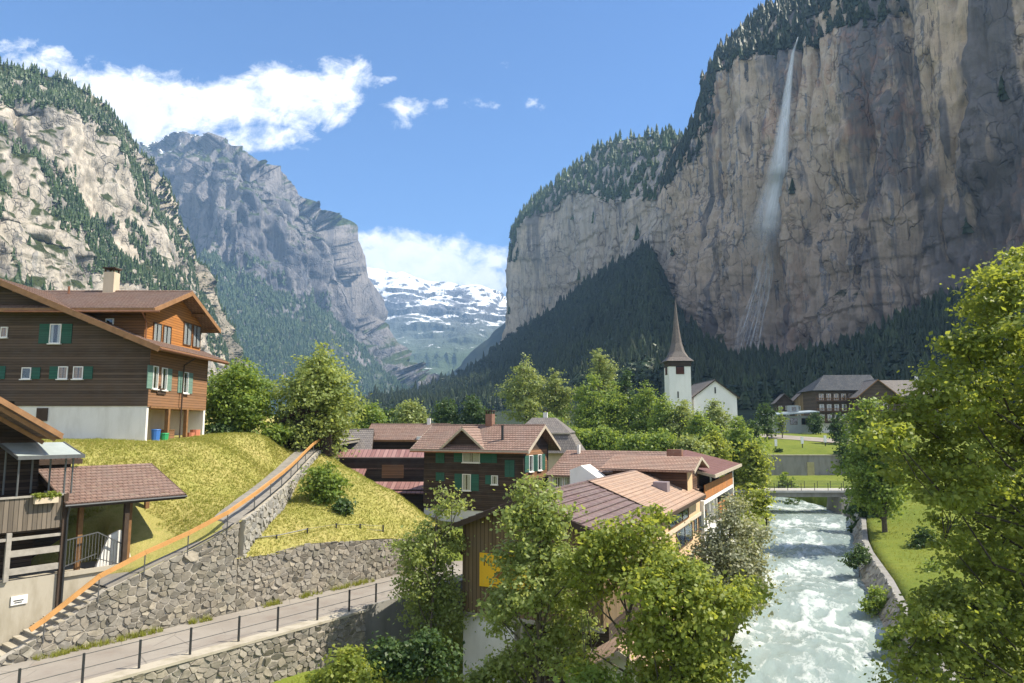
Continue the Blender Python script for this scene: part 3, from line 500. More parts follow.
# great cliff with the waterfall
def prof6(rb, yb, rt, yt, sk): return [(rb + 20, yb - 14), (rb, yb), (rb * .72 + rt * .28, yb * .62 + yt * .38 + 3), (rb * .4 + rt * .6, yb * .3 + yt * .7 + 2), (rt, yt), (rt * .4 + sk * .6, yt + 45), (sk, yt + 110), (zz(200), yt + 500)]
M6 = [(655, prof6(300, 800, 214, 840, 200)), (668, prof6(318, 740, 188, 790, 170)), (680, prof6(345, 700, 166, 760, 145)), (692, prof6(358, 670, 146, 725, 128)), (702, prof6(366, 650, 120, 700, 104)), (712, prof6(374, 632, 90, 680, 70)), (722, prof6(378, 620, 70, 665, 52)), (740, prof6(382, 600, 58, 640, 33)), (768, prof6(386, 570, 47, 605, 8)),
      (790, prof6(388, 548, 46, 580, -8)), (802, prof6(388, 538, 42, 566, -16)), (828, prof6(386, 515, 33, 545, -34)), (862, prof6(380, 488, 24, 515, -55)), (884, prof6(375, 470, 12, 495, -75)), (905, prof6(370, 455, 0, 478, -95)), (945, prof6(355, 430, -35, 450, -130)), (985, prof6(340, 408, -70, 428, -170)), (1024, prof6(330, 388, -110, 408, -210)),
      (1110, prof6(320, 355, -190, 375, -290)), (1250, [(300, 306), (290, 310), (zz(120), 311), (zz(260), 313), (zz(400), 318), (zz(430), 350), (zz(450), 400), (zz(200), 600)]), (1420, [(290, 256), (280, 260), (zz(120), 261), (zz(270), 262), (zz(440), 267), (zz(460), 300), (zz(470), 350), (zz(200), 500)]), (1660, [(280, 205), (270, 208), (zz(100), 209), (zz(220), 210), (zz(352), 214), (zz(375), 240), (zz(380), 280), (zz(200), 420)]), (1960, [(290, 164), (280, 166), (zz(90), 167), (zz(200), 168), (zz(330), 172), (zz(345), 200), (zz(350), 240), (zz(200), 380)]), (2150, [(380, 140), (360, 142), (zz(20), 143), (zz(40), 144), (zz(60), 148), (zz(80), 180), (zz(90), 220), (zz(60), 340)])]
def d6(V, kp, PX):
    w = (1 - .6 * sstep(4.3, 5, kp))[None]
    V = relief(V, [(170, 14, 1.3), (60, 14, 3.0), (22, 9, 3.4), (9, 3.6, 2.4), (4, 1.3, 1.4)], 91, mask=w, ledge=(34, 1.0))
    return V
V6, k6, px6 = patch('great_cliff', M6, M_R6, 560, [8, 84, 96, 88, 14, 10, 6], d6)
# ------------------------------------------------------------------ forests too far to count
def conifer_template(tiers, sides, seed):
    r = np.random.default_rng(seed); V, F = [], []
    for t in range(tiers):
        z0 = .06 + .86 * t / tiers; z1 = min(1.0, z0 + 1.7 / tiers + .06); rad = .19 * (1 - t / tiers) ** .8 + .015; b = len(V); a0 = r.uniform(0, 6.28)
        V.append((0, 0, z1))
        for k in range(sides * 2):
            a = a0 + k * math.pi / sides; q = rad * (1 if k % 2 == 0 else .55) * r.uniform(.8, 1.2); V.append((q * math.cos(a), q * math.sin(a), z0 + (0 if k % 2 == 0 else .03) + r.uniform(-.015, .015)))
        F += [(b, b + 1 + k, b + 1 + (k + 1) % (sides * 2)) for k in range(sides * 2)]
    return np.array(V), np.array(F)
def round_template(seed, n=110):
    r = np.random.default_rng(seed); V, F = [], []
    for k in range(n):
        d = r.normal(size=3); d /= np.linalg.norm(d); d[2] = abs(d[2]) * .9 + d[2] * .1; c = np.array([0, 0, .5]) + d * np.array([.34, .34, .46]) * r.uniform(.75, 1.0); x = np.cross(d, r.normal(size=3)); x /= np.linalg.norm(x); y = np.cross(d, x); s = r.uniform(.06, .12); b = len(V)
        for i in range(5): a = i * 1.2566; V.append(c + (x * math.cos(a) + y * math.sin(a)) * s * r.uniform(.7, 1.2) + d * r.uniform(-.04, .04))
        F += [(b, b + 1, b + 2), (b, b + 2, b + 3), (b, b + 3, b + 4)]
    return np.array(V), np.array(F)
def forest(name, pts, hts, mat, temps, wide=1.0):
    VV, FF, b = [], [], 0
    pts = np.asarray(pts)
    pick = RNG.integers(0, len(temps), len(pts)); ang = RNG.uniform(0, 6.28, len(pts)); wd = RNG.uniform(.8, 1.25, len(pts)) * wide
    for ti, (TV, TF) in enumerate(temps):
        ix = np.where(pick == ti)[0]
        if not len(ix): continue
        c, s = np.cos(ang[ix]), np.sin(ang[ix]); h = hts[ix]
        x = (TV[None, :, 0] * c[:, None] - TV[None, :, 1] * s[:, None]) * (h * wd[ix])[:, None]; y = (TV[None, :, 0] * s[:, None] + TV[None, :, 1] * c[:, None]) * (h * wd[ix])[:, None]; z = TV[None, :, 2] * h[:, None] - h[:, None] * .06
        v = np.stack([x, y, z], -1) + pts[ix][:, None]; VV.append(v.reshape(-1, 3)); FF.append((TF[None] + (np.arange(len(ix)) * len(TV))[:, None, None] + b).reshape(-1, 3)); b += v.shape[0] * v.shape[1]
    o = raw_mesh(name, np.concatenate(VV), np.concatenate(FF), mat, center=False); return tag(o, kind='stuff')
def scatter(V, kp, PX, n, mask, per_area=True):
    nu, nk = V.shape[:2]; e1 = V[1:, :-1] - V[:-1, :-1]; e2 = V[:-1, 1:] - V[:-1, :-1]; area = np.linalg.norm(np.cross(e1, e2), axis=-1)
    dens = mask(np.repeat(PX[:-1, None], nk - 1, 1), np.repeat(kp[None, :-1], nu - 1, 0), V[:-1, :-1]); w = (area * dens).ravel(); w /= w.sum(); c = RNG.choice(len(w), n, p=w); i, j = c // (nk - 1), c % (nk - 1); a, b = RNG.random(n)[:, None], RNG.random(n)[:, None]
    return V[i, j] * (1 - a) * (1 - b) + V[i + 1, j] * a * (1 - b) + V[i, j + 1] * (1 - a) * b + V[i + 1, j + 1] * a * b
CT_FAR = [conifer_template(4, 4, i) for i in range(4)]; CT_MID = [conifer_template(8, 6, 20 + i) for i in range(5)]; RT_MID = [round_template(40 + i) for i in range(3)]
M_CON1 = m_leaf('conifer_sunlit', (.034, .066, .02), (.055, .098, .028), (.09, .14, .036), .15, .03)  # conifer green lightened for the sunlit slopes
M_CON2 = m_leaf('conifer_dark', (.016, .030, .013), (.028, .05, .018), (.046, .072, .024), .1, .04)  # darker copy of the conifer green, shade put into it
def gap(V, s, seed, lo, hi): return sstep(lo, hi, fbm(V / s, 4, seed))
p = scatter(V1, k1, px1, 21000, lambda px, k, V: (px > -170) * (((k > 1.75) & (k < 3.15)) * gap(V, 60, 5, .38, .48) * 1.5 + (k > 4.1) * (k < 5.9) * 1.0 + ((k > 3.1) & (k < 4.2)) * .6 * gap(V, 45, 8, .54, .6) + (k < 1.8) * .25 * gap(V, 50, 6, .55, .62) + (k < .5) * .8))
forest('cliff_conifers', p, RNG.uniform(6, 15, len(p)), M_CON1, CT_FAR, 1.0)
p = scatter(V2, k2, px2, 7000, lambda px, k, V: (px > 170) * ((k < 1.08) * (.25 + gap(V, 240, 15, .38, .52)) + ((k >= 1.08) & (k < 1.5)) * .35 * gap(V, 150, 16, .5, .6)))
forest('mountain_forest', p, RNG.uniform(16, 30, len(p)), M_CON1, CT_FAR, 1.3)
p = scatter(V5b, k5b, px5b, 3800, lambda px, k, V: (k > 2.93) * (k < 5.7) + .12 * ((k > 1.2) & (k < 3)) * gap(V, 60, 18, .56, .64))
forest('buttress_forest', p, RNG.uniform(13, 26, len(p)), M_CON1, CT_FAR, 1.1)
p = scatter(V6, k6, px6, 4200, lambda px, k, V: (px < 1060) * (px > 660) * ((k > 3.97) * (k < 6.6) + .008 * ((k > .8) & (k < 4)) * gap(V, 40, 19, .56, .64)))
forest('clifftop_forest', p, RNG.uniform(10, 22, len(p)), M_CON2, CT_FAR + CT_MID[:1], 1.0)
p = scatter(V6t, k6t, px6t, 9500, lambda px, k, V: (px > 360) * (px < 1180) * (k > 1.15) * (k < 3.6) * (1 / (1 + (V[..., 1] / 700) ** 2)) * (.45 + gap(V, 50, 23, .4, .55)))
hh = RNG.uniform(9, 19, len(p)); mk = RNG.random(len(p)) < .8
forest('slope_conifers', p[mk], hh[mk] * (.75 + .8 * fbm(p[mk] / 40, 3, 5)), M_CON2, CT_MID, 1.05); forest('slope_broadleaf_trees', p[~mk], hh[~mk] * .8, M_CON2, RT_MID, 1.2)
# ------------------------------------------------------------------ waterfalls
def fall_mat(name, dens, sx):
    m, nt, out = new_mat(name); uv = nd(nt, 'ShaderNodeTexCoord').outputs['UV']; s = nd(nt, 'ShaderNodeSeparateXYZ', i_0=uv)
    n = noise(nt, mapping(nt, uv, (sx, 2.2, 1)), 1.0, 6, .65, .3); n2 = noise(nt, mapping(nt, uv, (3, 5, 1)), 1.0, 4, .6)
    e = math_(nt, 'MULTIPLY', math_(nt, 'SUBTRACT', 1.0, s.outputs[0]), math_(nt, 'MULTIPLY', s.outputs[0], 4.0)); a = nd(nt, 'ShaderNodeAttribute', attribute_name='thick').outputs['Fac']
    f = math_(nt, 'MULTIPLY', math_(nt, 'MULTIPLY', ramp(nt, n, .32, .7), math_(nt, 'ADD', .5, n2)), math_(nt, 'MULTIPLY', math_(nt, 'POWER', e, 1.3), math_(nt, 'MULTIPLY', a, dens)), True)
    d = nd(nt, 'ShaderNodeBsdfDiffuse', i_Color=(.85, .88, .9, 1)); t = nd(nt, 'ShaderNodeBsdfTranslucent', i_Color=(.85, .88, .9, 1)); dt = nd(nt, 'ShaderNodeMixShader', i_0=.5, i_1=d.outputs[0], i_2=t.outputs[0]); tr = nd(nt, 'ShaderNodeBsdfTransparent')
    x = nd(nt, 'ShaderNodeMixShader', i_0=f, i_1=tr.outputs[0], i_2=dt.outputs[0]); nt.links.new(x.outputs[0], out.inputs['Surface']); return m
M_FALL = fall_mat('falling_spray', 1.8, 3.0); M_CASC = fall_mat('cascade_water', .85, 2.0)
def cliff_y(px, py, V, PXs, kp, kmax):   # nearest drawn point of a cliff
    i = int(np.argmin(np.abs(PXs - px))); best = None
    sub = V[max(0, i - 8):i + 9][:, kp <= kmax].reshape(-1, 3); rr = sub / sub[:, 1:2]
    cy = np.tan(np.arctan(rr[:, 2]) - PIT); X = CXP + FPX * rr[:, 0] * np.cos(np.arctan(rr[:, 2])) / np.cos(np.arctan(rr[:, 2]) - PIT) ; Yp = CYP - FPX * cy
    j = np.argsort((X - px) ** 2 + (Yp - py) ** 2)[:5]; return float(sub[j, 1].min())
def ribbons(name, lines, mat, V, PXs, kp, kmax, off, layers=1):
    VV, FF, UV, TH = [], [], [], []
    for li, line in enumerate(lines):
        L = np.array(line, float); n = 40; t = np.linspace(0, 1, n); d = np.r_[0, np.cumsum(np.linalg.norm(np.diff(L[:, :2], axis=0), axis=1))]; d /= d[-1]
        px, py, hw, th = [np.interp(t, d, L[:, c]) for c in range(4)]; yy = np.array([cliff_y(a, b, V, PXs, kp, kmax) for a, b in zip(px, py)]); yy = np.convolve(np.r_[[yy[0]] * 3, yy, [yy[-1]] * 3], np.ones(7) / 7, 'valid'); yy = np.minimum(yy, np.array([cliff_y(a, b, V, PXs, kp, kmax) for a, b in zip(px, py)]) ) - off
        for la in range(layers):
            b = len(VV); m = 9
            for i in range(n):
                c = at(px[i], py[i], yy[i] - la * 3.0); w = hw[i] * yy[i] / FPX * (1 - .18 * la); r = np.array([.9, -.44, 0]) if c[0] > 150 else np.array([.95, -.3, 0])
                for j in range(m): f = j / (m - 1) * 2 - 1; VV.append(c + r * f * w - np.array([0, 1, 0]) * (1 - f * f) * w * .6); UV.append((j / (m - 1), t[i] * 1.0 + la * .37 + li * .21)); TH.append(th[i])
            FF += [(b + i * m + j, b + i * m + j + 1, b + (i + 1) * m + j + 1, b + (i + 1) * m + j) for i in range(n - 1) for j in range(m - 1)]
    UV = np.array(UV); uvl = np.array([UV[k] for f in FF for k in f]); o = raw_mesh(name, VV, FF, mat, smooth=True, uv=uvl); a = o.data.attributes.new('thick', 'FLOAT', 'POINT'); a.data.foreach_set('value', np.array(TH, np.float32)); return tag(o, kind='structure')
ribbons('waterfall', [[(798, 37, .8, 1), (793, 52, 1.8, 1.0), (790, 75, 3.2, 1.0), (786, 110, 5.5, .95), (781, 150, 9, .85), (775, 185, 14, .7), (768, 212, 19, .5), (761, 240, 24, .2), (757, 262, 26, 0)],
                      [(793, 50, 1.5, 1.0), (787, 90, 4, .95), (782, 130, 7, .85), (775, 180, 12, .65), (768, 222, 17, .3), (764, 245, 18, 0)]], M_FALL, V6, px6, k6, 4.0, 9.0, 2)
rr_ = np.random.default_rng(5); cas = []
for k in range(15):
    a = rr_.uniform(-14, 14); f0 = rr_.uniform(236, 262); f1 = rr_.uniform(345, 376); L = []
    for t in np.linspace(0, 1, 6): yv = f0 + (f1 - f0) * t; L.append((np.interp(yv, [236, 262, 300, 335, 376], [771, 767, 758, 748, 740]) + a * (.45 + .5 * t) + rr_.uniform(-1.6, 1.6), yv, rr_.uniform(.8, 1.6), .25 if t in (0, 1) else rr_.uniform(.5, .95)))
    cas.append(L)
ribbons('waterfall_cascade', cas, M_CASC, V6, px6, k6, 4.0, 2.5)
ribbons('thin_waterfall', [[(633, 231, .8, .8), (628, 244, 1.5, .9), (622, 262, 1.9, .9), (621, 269, 1.9, .5)]], M_CASC, V5b, px5b, k5b, 3.2, 22.0)
# ================================================================== sky, sun, haze, camera
EL = R(51); AZ = np.array([1.0, -.03]); AZ = AZ / np.linalg.norm(AZ); SUN = Vector((AZ[0] * math.cos(EL), AZ[1] * math.cos(EL), math.sin(EL)))
w = bpy.data.worlds.new('World'); SC.world = w; w.use_nodes = True; nt = w.node_tree; nt.nodes.clear(); wo = nd(nt, 'ShaderNodeOutputWorld')
sky = nd(nt, 'ShaderNodeTexSky', sky_type='NISHITA', sun_disc=False, sun_elevation=EL, sun_rotation=math.atan2(AZ[0], AZ[1]), altitude=800.0, air_density=1.0, dust_density=.1, ozone_density=4.5)
dv = nd(nt, 'ShaderNodeTexCoord').outputs['Generated']; sx = nd(nt, 'ShaderNodeSeparateXYZ', i_0=dv); yy = math_(nt, 'MAXIMUM', sx.outputs[1], .02)
uvv = nd(nt, 'ShaderNodeCombineXYZ', i_0=math_(nt, 'DIVIDE', sx.outputs[0], yy), i_1=math_(nt, 'DIVIDE', sx.outputs[2], yy)).outputs[0]
def dir_uv(px, py): r = ray(px, py); return r[0] / r[1], r[2] / r[1]
best = None
for px, py, rx, ry, rot, amp in [(10, 100, 130, 58, 0, 1.1), (120, 110, 140, 54, .05, 1.15), (215, 105, 95, 34, 0, 1), (295, 96, 74, 40, -.2, 1.1), (342, 82, 42, 32, -.1, 1.05), (260, 138, 55, 18, 0, .9), (403, 112, 32, 20, -.15, .5), (390, 262, 90, 34, .05, 1.1), (450, 268, 76, 32, .05, 1.1), (500, 282, 50, 24, .1, .85), (475, 255, 30, 14, .4, .7), (60, 58, 40, 12, .3, .05), (487, 98, 34, 15, -.5, .04), (500, 68, 26, 20, -.8, .12), (540, 104, 24, 11, 0, -.06), (385, 80, 14, 7, 0, .2), (440, 105, 24, 14, -.4, .0)]:
    u, v = dir_uv(px, py); c = nd(nt, 'ShaderNodeVectorMath', operation='SUBTRACT', i_0=uvv, i_1=(u, v, 0)).outputs[0]
    c = mapping(nt, c, (FPX / rx, FPX / ry, 1), (0, 0, rot * .0)); ln = nd(nt, 'ShaderNodeVectorMath', operation='LENGTH', i_0=c).outputs['Value']
    e = math_(nt, 'SUBTRACT', amp, math_(nt, 'MULTIPLY', math_(nt, 'MULTIPLY', ln, ln), max(amp, .6))); best = e if best is None else math_(nt, 'MAXIMUM', best, e)
nz1 = noise(nt, mapping(nt, uvv, (1, 1.35, 1)), 7.5, 9, .62, .25); nz2 = noise(nt, mapping(nt, uvv, (1, 1.3, 1), (0, 0, 0)), 22, 9, .68, .35)
cm = math_(nt, 'ADD', best, math_(nt, 'ADD', math_(nt, 'MULTIPLY', math_(nt, 'SUBTRACT', nz1, .5), 3.2), math_(nt, 'MULTIPLY', math_(nt, 'SUBTRACT', nz2, .5), 2.4)))
cmask = math_(nt, 'MULTIPLY', ramp(nt, cm, .0, .75), math_(nt, 'GREATER_THAN', sx.outputs[1], .03))
shade = ramp(nt, math_(nt, 'ADD', nz2, math_(nt, 'MULTIPLY', math_(nt, 'SUBTRACT', nz1, .5), .8)), .3, .62, (.72, .76, .82), (1.0, .99, .97))
nz3 = noise(nt, mapping(nt, dv, (1, 1, 1.8)), 2.6, 7, .6, .3); back_fill = nd(nt, 'ShaderNodeMapRange', i_0=math_(nt, 'ADD', sx.outputs[1], math_(nt, 'MULTIPLY', sx.outputs[0], .45)), i_1=.12, i_2=-.25).outputs[0]  # unseen bright clouds added behind the camera to lift the shadows
cmask = math_(nt, 'MAXIMUM', cmask, math_(nt, 'MULTIPLY', ramp(nt, nz3, .40, .56), back_fill)); bg1 = nd(nt, 'ShaderNodeBackground', i_0=mixc(nt, 1.0, sky.outputs[0], (.76, .95, 1.14), 'MULTIPLY'), i_1=.088); bg2 = nd(nt, 'ShaderNodeBackground', i_0=shade, i_1=.80)
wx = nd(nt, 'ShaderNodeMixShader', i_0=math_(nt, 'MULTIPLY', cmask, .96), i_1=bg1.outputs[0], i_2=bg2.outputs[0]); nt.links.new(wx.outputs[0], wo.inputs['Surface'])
sl = bpy.data.lights.new('sun', 'SUN'); sl.energy = 5.0; sl.angle = R(.5); sl.color = (1, .92, .77); so = bpy.data.objects.new('sun', sl); COL.objects.link(so); so.rotation_euler = SUN.to_track_quat('Z', 'Y').to_euler(); so.location = (60, 20, 80)
m = bpy.data.materials.new('haze_air'); m.use_nodes = True; nt = m.node_tree; nt.nodes.clear(); out = nd(nt, 'ShaderNodeOutputMaterial'); pv = nd(nt, 'ShaderNodeVolumePrincipled', i_Density=1.15e-4, i_Color=(.36, .62, 1.0, 1), i_Anisotropy=.0); nt.links.new(pv.outputs[0], out.inputs['Volume'])
hb = MB().box(-9500, 9500, -700, 9000, -19, 1560).build('haze', m); tag(hb, kind='stuff')
cam = bpy.data.cameras.new('camera'); cam.sensor_width = 36; cam.lens = FPX / 1024 * 36; cam.clip_end = 30000; cam.clip_start = .1; co = bpy.data.objects.new('camera', cam); COL.objects.link(co); co.rotation_euler = (R(90) + PIT, 0, 0); SC.camera = co
SC.view_settings.view_transform = 'Standard'; SC.view_settings.look = 'None'; SC.view_settings.exposure = 1.06; SC.view_settings.gamma = 1
cy = SC.cycles if hasattr(SC, 'cycles') else None
SC.render.engine = 'CYCLES'
SC.cycles.max_bounces = 6; SC.cycles.diffuse_bounces = 3; SC.cycles.glossy_bounces = 2; SC.cycles.transmission_bounces = 4; SC.cycles.transparent_max_bounces = 12; SC.cycles.volume_bounces = 0; SC.cycles.use_denoising = True; SC.cycles.caustics_reflective = False; SC.cycles.caustics_refractive = False
# ================================================================== rubble walls
def clip(poly, n, d):                    # keep p.n <= d
    out = []
    for i in range(len(poly)):
        a, b = poly[i], poly[(i + 1) % len(poly)]; da, db = a @ n - d, b @ n - d
        if da <= 0: out.append(a)
        if (da < 0) != (db < 0) and abs(da - db) > 1e-12: out.append(a + (b - a) * (da / (da - db)))
    return out
def stone_wall(name, label, base, bot, top, thick, size, mat, seed, out_side=1, flat=1.3, cap=None, cat='stone wall', mortar=None, lean=0.0):
    """base: plan polyline along the visible face; bot/top: heights at the polyline's vertices; out_side +1: face looks to the right of the direction of travel"""
    r = np.random.default_rng(seed); B = np.array(base, float); d = np.r_[0, np.cumsum(np.linalg.norm(np.diff(B, axis=0), axis=1))]; L = d[-1]
    zb = lambda s: np.interp(s, d, bot); zt = lambda s: np.interp(s, d, top)
    tn = np.gradient(B, axis=0) if len(B) > 2 else np.repeat(B[1:] - B[:1], 2, 0); tn /= np.linalg.norm(tn, axis=1)[:, None]; on = np.stack([tn[:, 1], -tn[:, 0]], -1) * out_side
    def W(s, z, o): o = o - lean * (z - zb(s)); x = np.interp(s, d, B[:, 0]) + np.interp(s, d, on[:, 0]) * o; y = np.interp(s, d, B[:, 1]) + np.interp(s, d, on[:, 1]) * o; return (x, y, z)
    zB = lambda s: zb(s) * flat; zT = lambda s: zt(s) * flat; bot_, top_ = [q * flat for q in bot], [q * flat for q in top]
    H = max(np.array(top) - np.array(bot)); z0 = min(bot_); seeds = []
    ny = int(H * 3 / size) + 2; zr = z0 - size; row = 0; zmax = max(top_) + size
    while zr < zmax:
        hh = size * r.uniform(.62, .95); s = -size + r.uniform(0, size)
        while s < L + size:
            if zB(s) - size < zr < zT(s) + size: seeds.append((s + r.uniform(-.2, .2) * size, zr + r.uniform(-.22, .22) * size))
            s += size * r.uniform(.75, 1.6)
        zr += hh
    S = np.array(seeds); S = S[r.random(len(S)) > .30]; V, F = [], []
    for i, c in enumerate(S):
        nb = np.where(((S - c) ** 2).sum(1) < (size * 3) ** 2)[0]; poly = [c + np.array(q) * size * 1.6 for q in ((-1, -1), (1, -1), (1, 1), (-1, 1))]
        for j in nb:
            if j != i: n = S[j] - c; poly = clip(poly, n, n @ (S[j] + c) / 2)
            if len(poly) < 3: break
        if len(poly) < 3: continue
        for side in (0, 1):
            f = zT if side else zB; e = .15; sl = (f(min(L, c[0] + e)) - f(max(0, c[0] - e))) / (min(L, c[0] + e) - max(0, c[0] - e) + 1e-6); n = np.array([-sl, 1.0]) * (1 if side else -1); h = f(np.clip(c[0], 0, L)) + (r.uniform(-.03, .06) if side else 0)
            poly = clip(poly, n, n @ np.array([np.clip(c[0], 0, L), h])) if len(poly) > 2 else poly
        for n, h in ((np.array([1.0, 0]), L), (np.array([-1.0, 0]), 0.0)):
            poly = clip(poly, n, h) if len(poly) > 2 else poly
        if len(poly) < 3: continue
        p = np.array(poly); ar = .5 * abs(np.dot(p[:, 0], np.roll(p[:, 1], 1)) - np.dot(p[:, 1], np.roll(p[:, 0], 1)))
        if ar < size * size * .04: continue
        q = []                            # rounded corners
        for k in range(len(p)): a, b_ = p[k], p[(k + 1) % len(p)]; q += [a * .84 + b_ * .16, a * .16 + b_ * .84]
        q = np.array(q); cc = q.mean(0); hgt = r.uniform(.02, .09); g = .018
        rad = np.linalg.norm(q - cc, axis=1).mean(); k1 = max(.5, 1 - g / rad); b = len(V); m_ = len(q)
        tilt = r.normal(size=2) * .16
        for sc, ho in ((k1, 0.0), (k1 * .985, hgt * .75), (k1 * .88, hgt)):
            for pt in q: pp = cc + (pt - cc) * sc * r.uniform(.95, 1.03); V.append(W(pp[0], pp[1] / flat, max(0, ho + (pp - cc) @ tilt * (ho > .03)) + r.uniform(-.006, .006)))
        for t in range(2): F += [(b + t * m_ + k, b + t * m_ + (k + 1) % m_, b + (t + 1) * m_ + (k + 1) % m_, b + (t + 1) * m_ + k) for k in range(m_)]
        V.append(W(cc[0], cc[1] / flat, hgt * r.uniform(.85, 1.1))); F += [(b + 2 * m_ + k, b + 2 * m_ + (k + 1) % m_, b + 3 * m_) for k in range(m_)]
    root = empty(name, tuple(np.array([B[0, 0], B[0, 1], min(bot)])), 0, label, cat)
    raw_mesh('stone_facing', V, F, mat, root)
    n = 40; V2, F2 = [], []; ss_ = np.unique(np.r_[np.linspace(0, L, n), d])
    for s in ss_:
        for z, o in ((zb(s) - .4, 0), (zt(s) - .03, 0), (zt(s) - .03, -thick), (zb(s) - .4, -thick)): V2.append(W(s, z, o))
    for i in range(len(ss_) - 1):
        a = i * 4; F2 += [(a + k, a + (k + 1) % 4, a + 4 + (k + 1) % 4, a + 4 + k) for k in range(4)]
    F2 += [(0, 3, 2, 1), tuple(len(V2) - 4 + k for k in range(4))]
    raw_mesh('wall_core', V2, F2, mortar or M_MORTAR, root)
    if cap:
        V3, F3 = [], []
        for s in ss_:
            for z, o in ((zt(s) - .01, .09), (zt(s) + cap, .09), (zt(s) + cap, -thick - .04), (zt(s) - .01, -thick - .04)): V3.append(W(s, z, o))
        for i in range(len(ss_) - 1):
            a = i * 4; F3 += [(a + k, a + (k + 1) % 4, a + 4 + (k + 1) % 4, a + 4 + k) for k in range(4)]
        F3 += [(0, 3, 2, 1), tuple(len(V3) - 4 + k for k in range(4))]
        raw_mesh('coping', V3, F3, M_CONC, root)
    return root
sl_ = [-3.2, -1.9, -.6, .6, 3.1, 5.2, 6.9]
stone_wall('retaining_wall', 'tall rubble stone wall below the orange handrail, its sloping top climbing beside the stairs', [fw(s, 4.6) for s in sl_], [ROADZ - .02] * 7, wallZ, .4, .31, M_STONE, 1, 1)
stone_wall('retaining_wall', 'level grey rubble wall along the far road edge under the grassy knoll and wire fence', [fw(s, 4.64) for s in (6.95, 9.1, 11.1, 14.5, 18.3, 20)], [ROADZ - .02] * 6, [-6.62, -6.72, -6.5, -6.8, -7.15, -7.3], .4, .30, M_STONE, 2, 1)
iE = [int(np.argmin(np.abs(EC[:, 1] - y))) for y in (36.6, 38.6, 41, 44, 48, 52, 56, 60)]
stone_wall('retaining_wall', 'pale narrow stone wall carrying the upper bend of the path across the knoll', [EC[i] + np.array([.1, 0]) for i in iE], [-6.75, -6.1, -5.75, -5.2, -4.7, -4.1, -3.5, -3.0], [EZ[i] + .03 for i in iE], .25, .34, M_STONEP, 3, 1, mortar=M_CONC)
stone_wall('retaining_wall', 'lower rubble wall below the road railing, ending in a square corner', [fw(s, -.32) for s in (-30, -6, 2, 6, 11.1)], [-12.4, -12.5, -12.5, -12.4, -12.3], [ROADZ - .08] * 5, .6, .31, M_STONE, 4, 1, cap=.1)
mb = MB(FR); mb.box(11.25, 24, -.15, .02, -13.4, ROADZ + .12); tag(mb.build('retaining_wall', M_CONCD), 'dark smooth concrete wall under the road, in shade behind the shrub', 'concrete wall')
rb = (RC + RNRM * (RH + .25)[:, None]); sel = [i for i in range(len(RC)) if 10 < RC[i, 1] < 96 and RC[i, 0] < 41][::8]
stone_wall('river_wall', 'rough sloping boulder wall lining the right river bank below the lawn', [rb[i] for i in sel], [RZ[i] - .5 for i in sel], [gz(*(rb[i] + RNRM[i] * 2.9)) - .05 for i in sel], .45, .62, M_STONEP, 5, -1, mortar=M_CONCD, lean=.5)
# ------------------------------------------------------------------ stairs, handrail, fences
root = empty('stone_staircase', tuple(np.r_[fw(-3, 5.4), ROADZ]), 0, 'grey stone steps climbing from the road between concrete wall and orange handrail', 'stairs')
mb = MB(FR); ns = 11
for i in range(ns):
    s0 = -2.9 + i * .36; z1 = ROADZ + .02 + (i + 1) * .195; mb.box(s0, s0 + .37 if i < ns - 1 else 1.3, 4.64, 6.25, ROADZ - .3, z1)
mb.build('step_block', M_CONCD, root)
mb = MB(FR)
for i in range(ns): s0 = -2.9 + i * .36; z1 = ROADZ + .02 + (i + 1) * .195; mb.box(s0 - .03, s0 + .38, 4.66, 6.23, z1 + .001, z1 + .045)
mb.build('tread', M_CONC, root)
M_ORANGE = m_plain('orange_wood', (.52, .27, .095), .55, .2, 2.0)
hr = [(s, 4.5, np.interp(s, wallS, wallZ)) for s in (-1.7, .3, 2.2, 4.2, 6.2)]; pts = [np.r_[fw(s, d), z] for s, d, z in hr] + [np.r_[EC[i] + np.array([-.05, 0]), EZ[i] + .02] for i in [int(np.argmin(np.abs(EC[:, 1] - y))) for y in (38.4, 41, 44, 47.5, 51, 54.5, 58, 61.5)]]
root = empty('handrail', tuple(pts[0]), 0, 'long orange wooden handrail on thin metal posts beside the climbing path', 'handrail')
mb = MB(); hts = [.62] + [.85] * (len(pts) - 1); st = pts[0] + (pts[0] - pts[1]) * .25 + np.array([0, 0, .62])
tops = [st] + [p + np.array([0, 0, h]) for p, h in zip(pts, hts)]
for a, b in zip(tops[:-1], tops[1:]): mb.bar(a, b + (b - a) * .01, .10, .19)
mb.build('rail', M_ORANGE, root)
for p, h in zip(pts, hts): MB().tube(p - np.array([0, 0, .3]), p + np.array([0, 0, h - .03]), .028).build('post', M_METAL, root)
mb = MB()
for a, b in zip(pts[3:-1], pts[4:]): mb.bar(a + np.array([.02, 0, .1]), b + np.array([.02, 0, .1]), .05, .05)
mb.build('lower_rail', M_METALD, root)
root = empty('metal_railing', tuple(np.r_[fw(-6, -.05), ROADZ]), 0, 'thin grey metal railing with two wires along the lower road edge', 'railing')
q = [onz(px, py, ROADZ)[:2] for px, py in ((139, 669), (189.6, 655), (237, 641.5), (276, 631), (315, 620), (347, 611.5), (377, 605), (402, 597))]; sq = [float((p - P0) @ RT) for p in q]; dl = np.mean(np.diff(sq)); sq = [sq[0] - 3 * dl, sq[0] - 2 * dl, sq[0] - dl] + sq + [sq[-1] + dl, sq[-1] + 2 * dl]
for s in sq: MB(FR).box(s - .035, s + .035, -.03, .04, ROADZ - .2, ROADZ + 1.08).build('post', M_METALD, root)
for z in (1.04, .55): MB(FR).bar((sq[0], .0, ROADZ + z), (sq[-1], .0, ROADZ + z), .022, .022).build('wire', M_METAL, root)
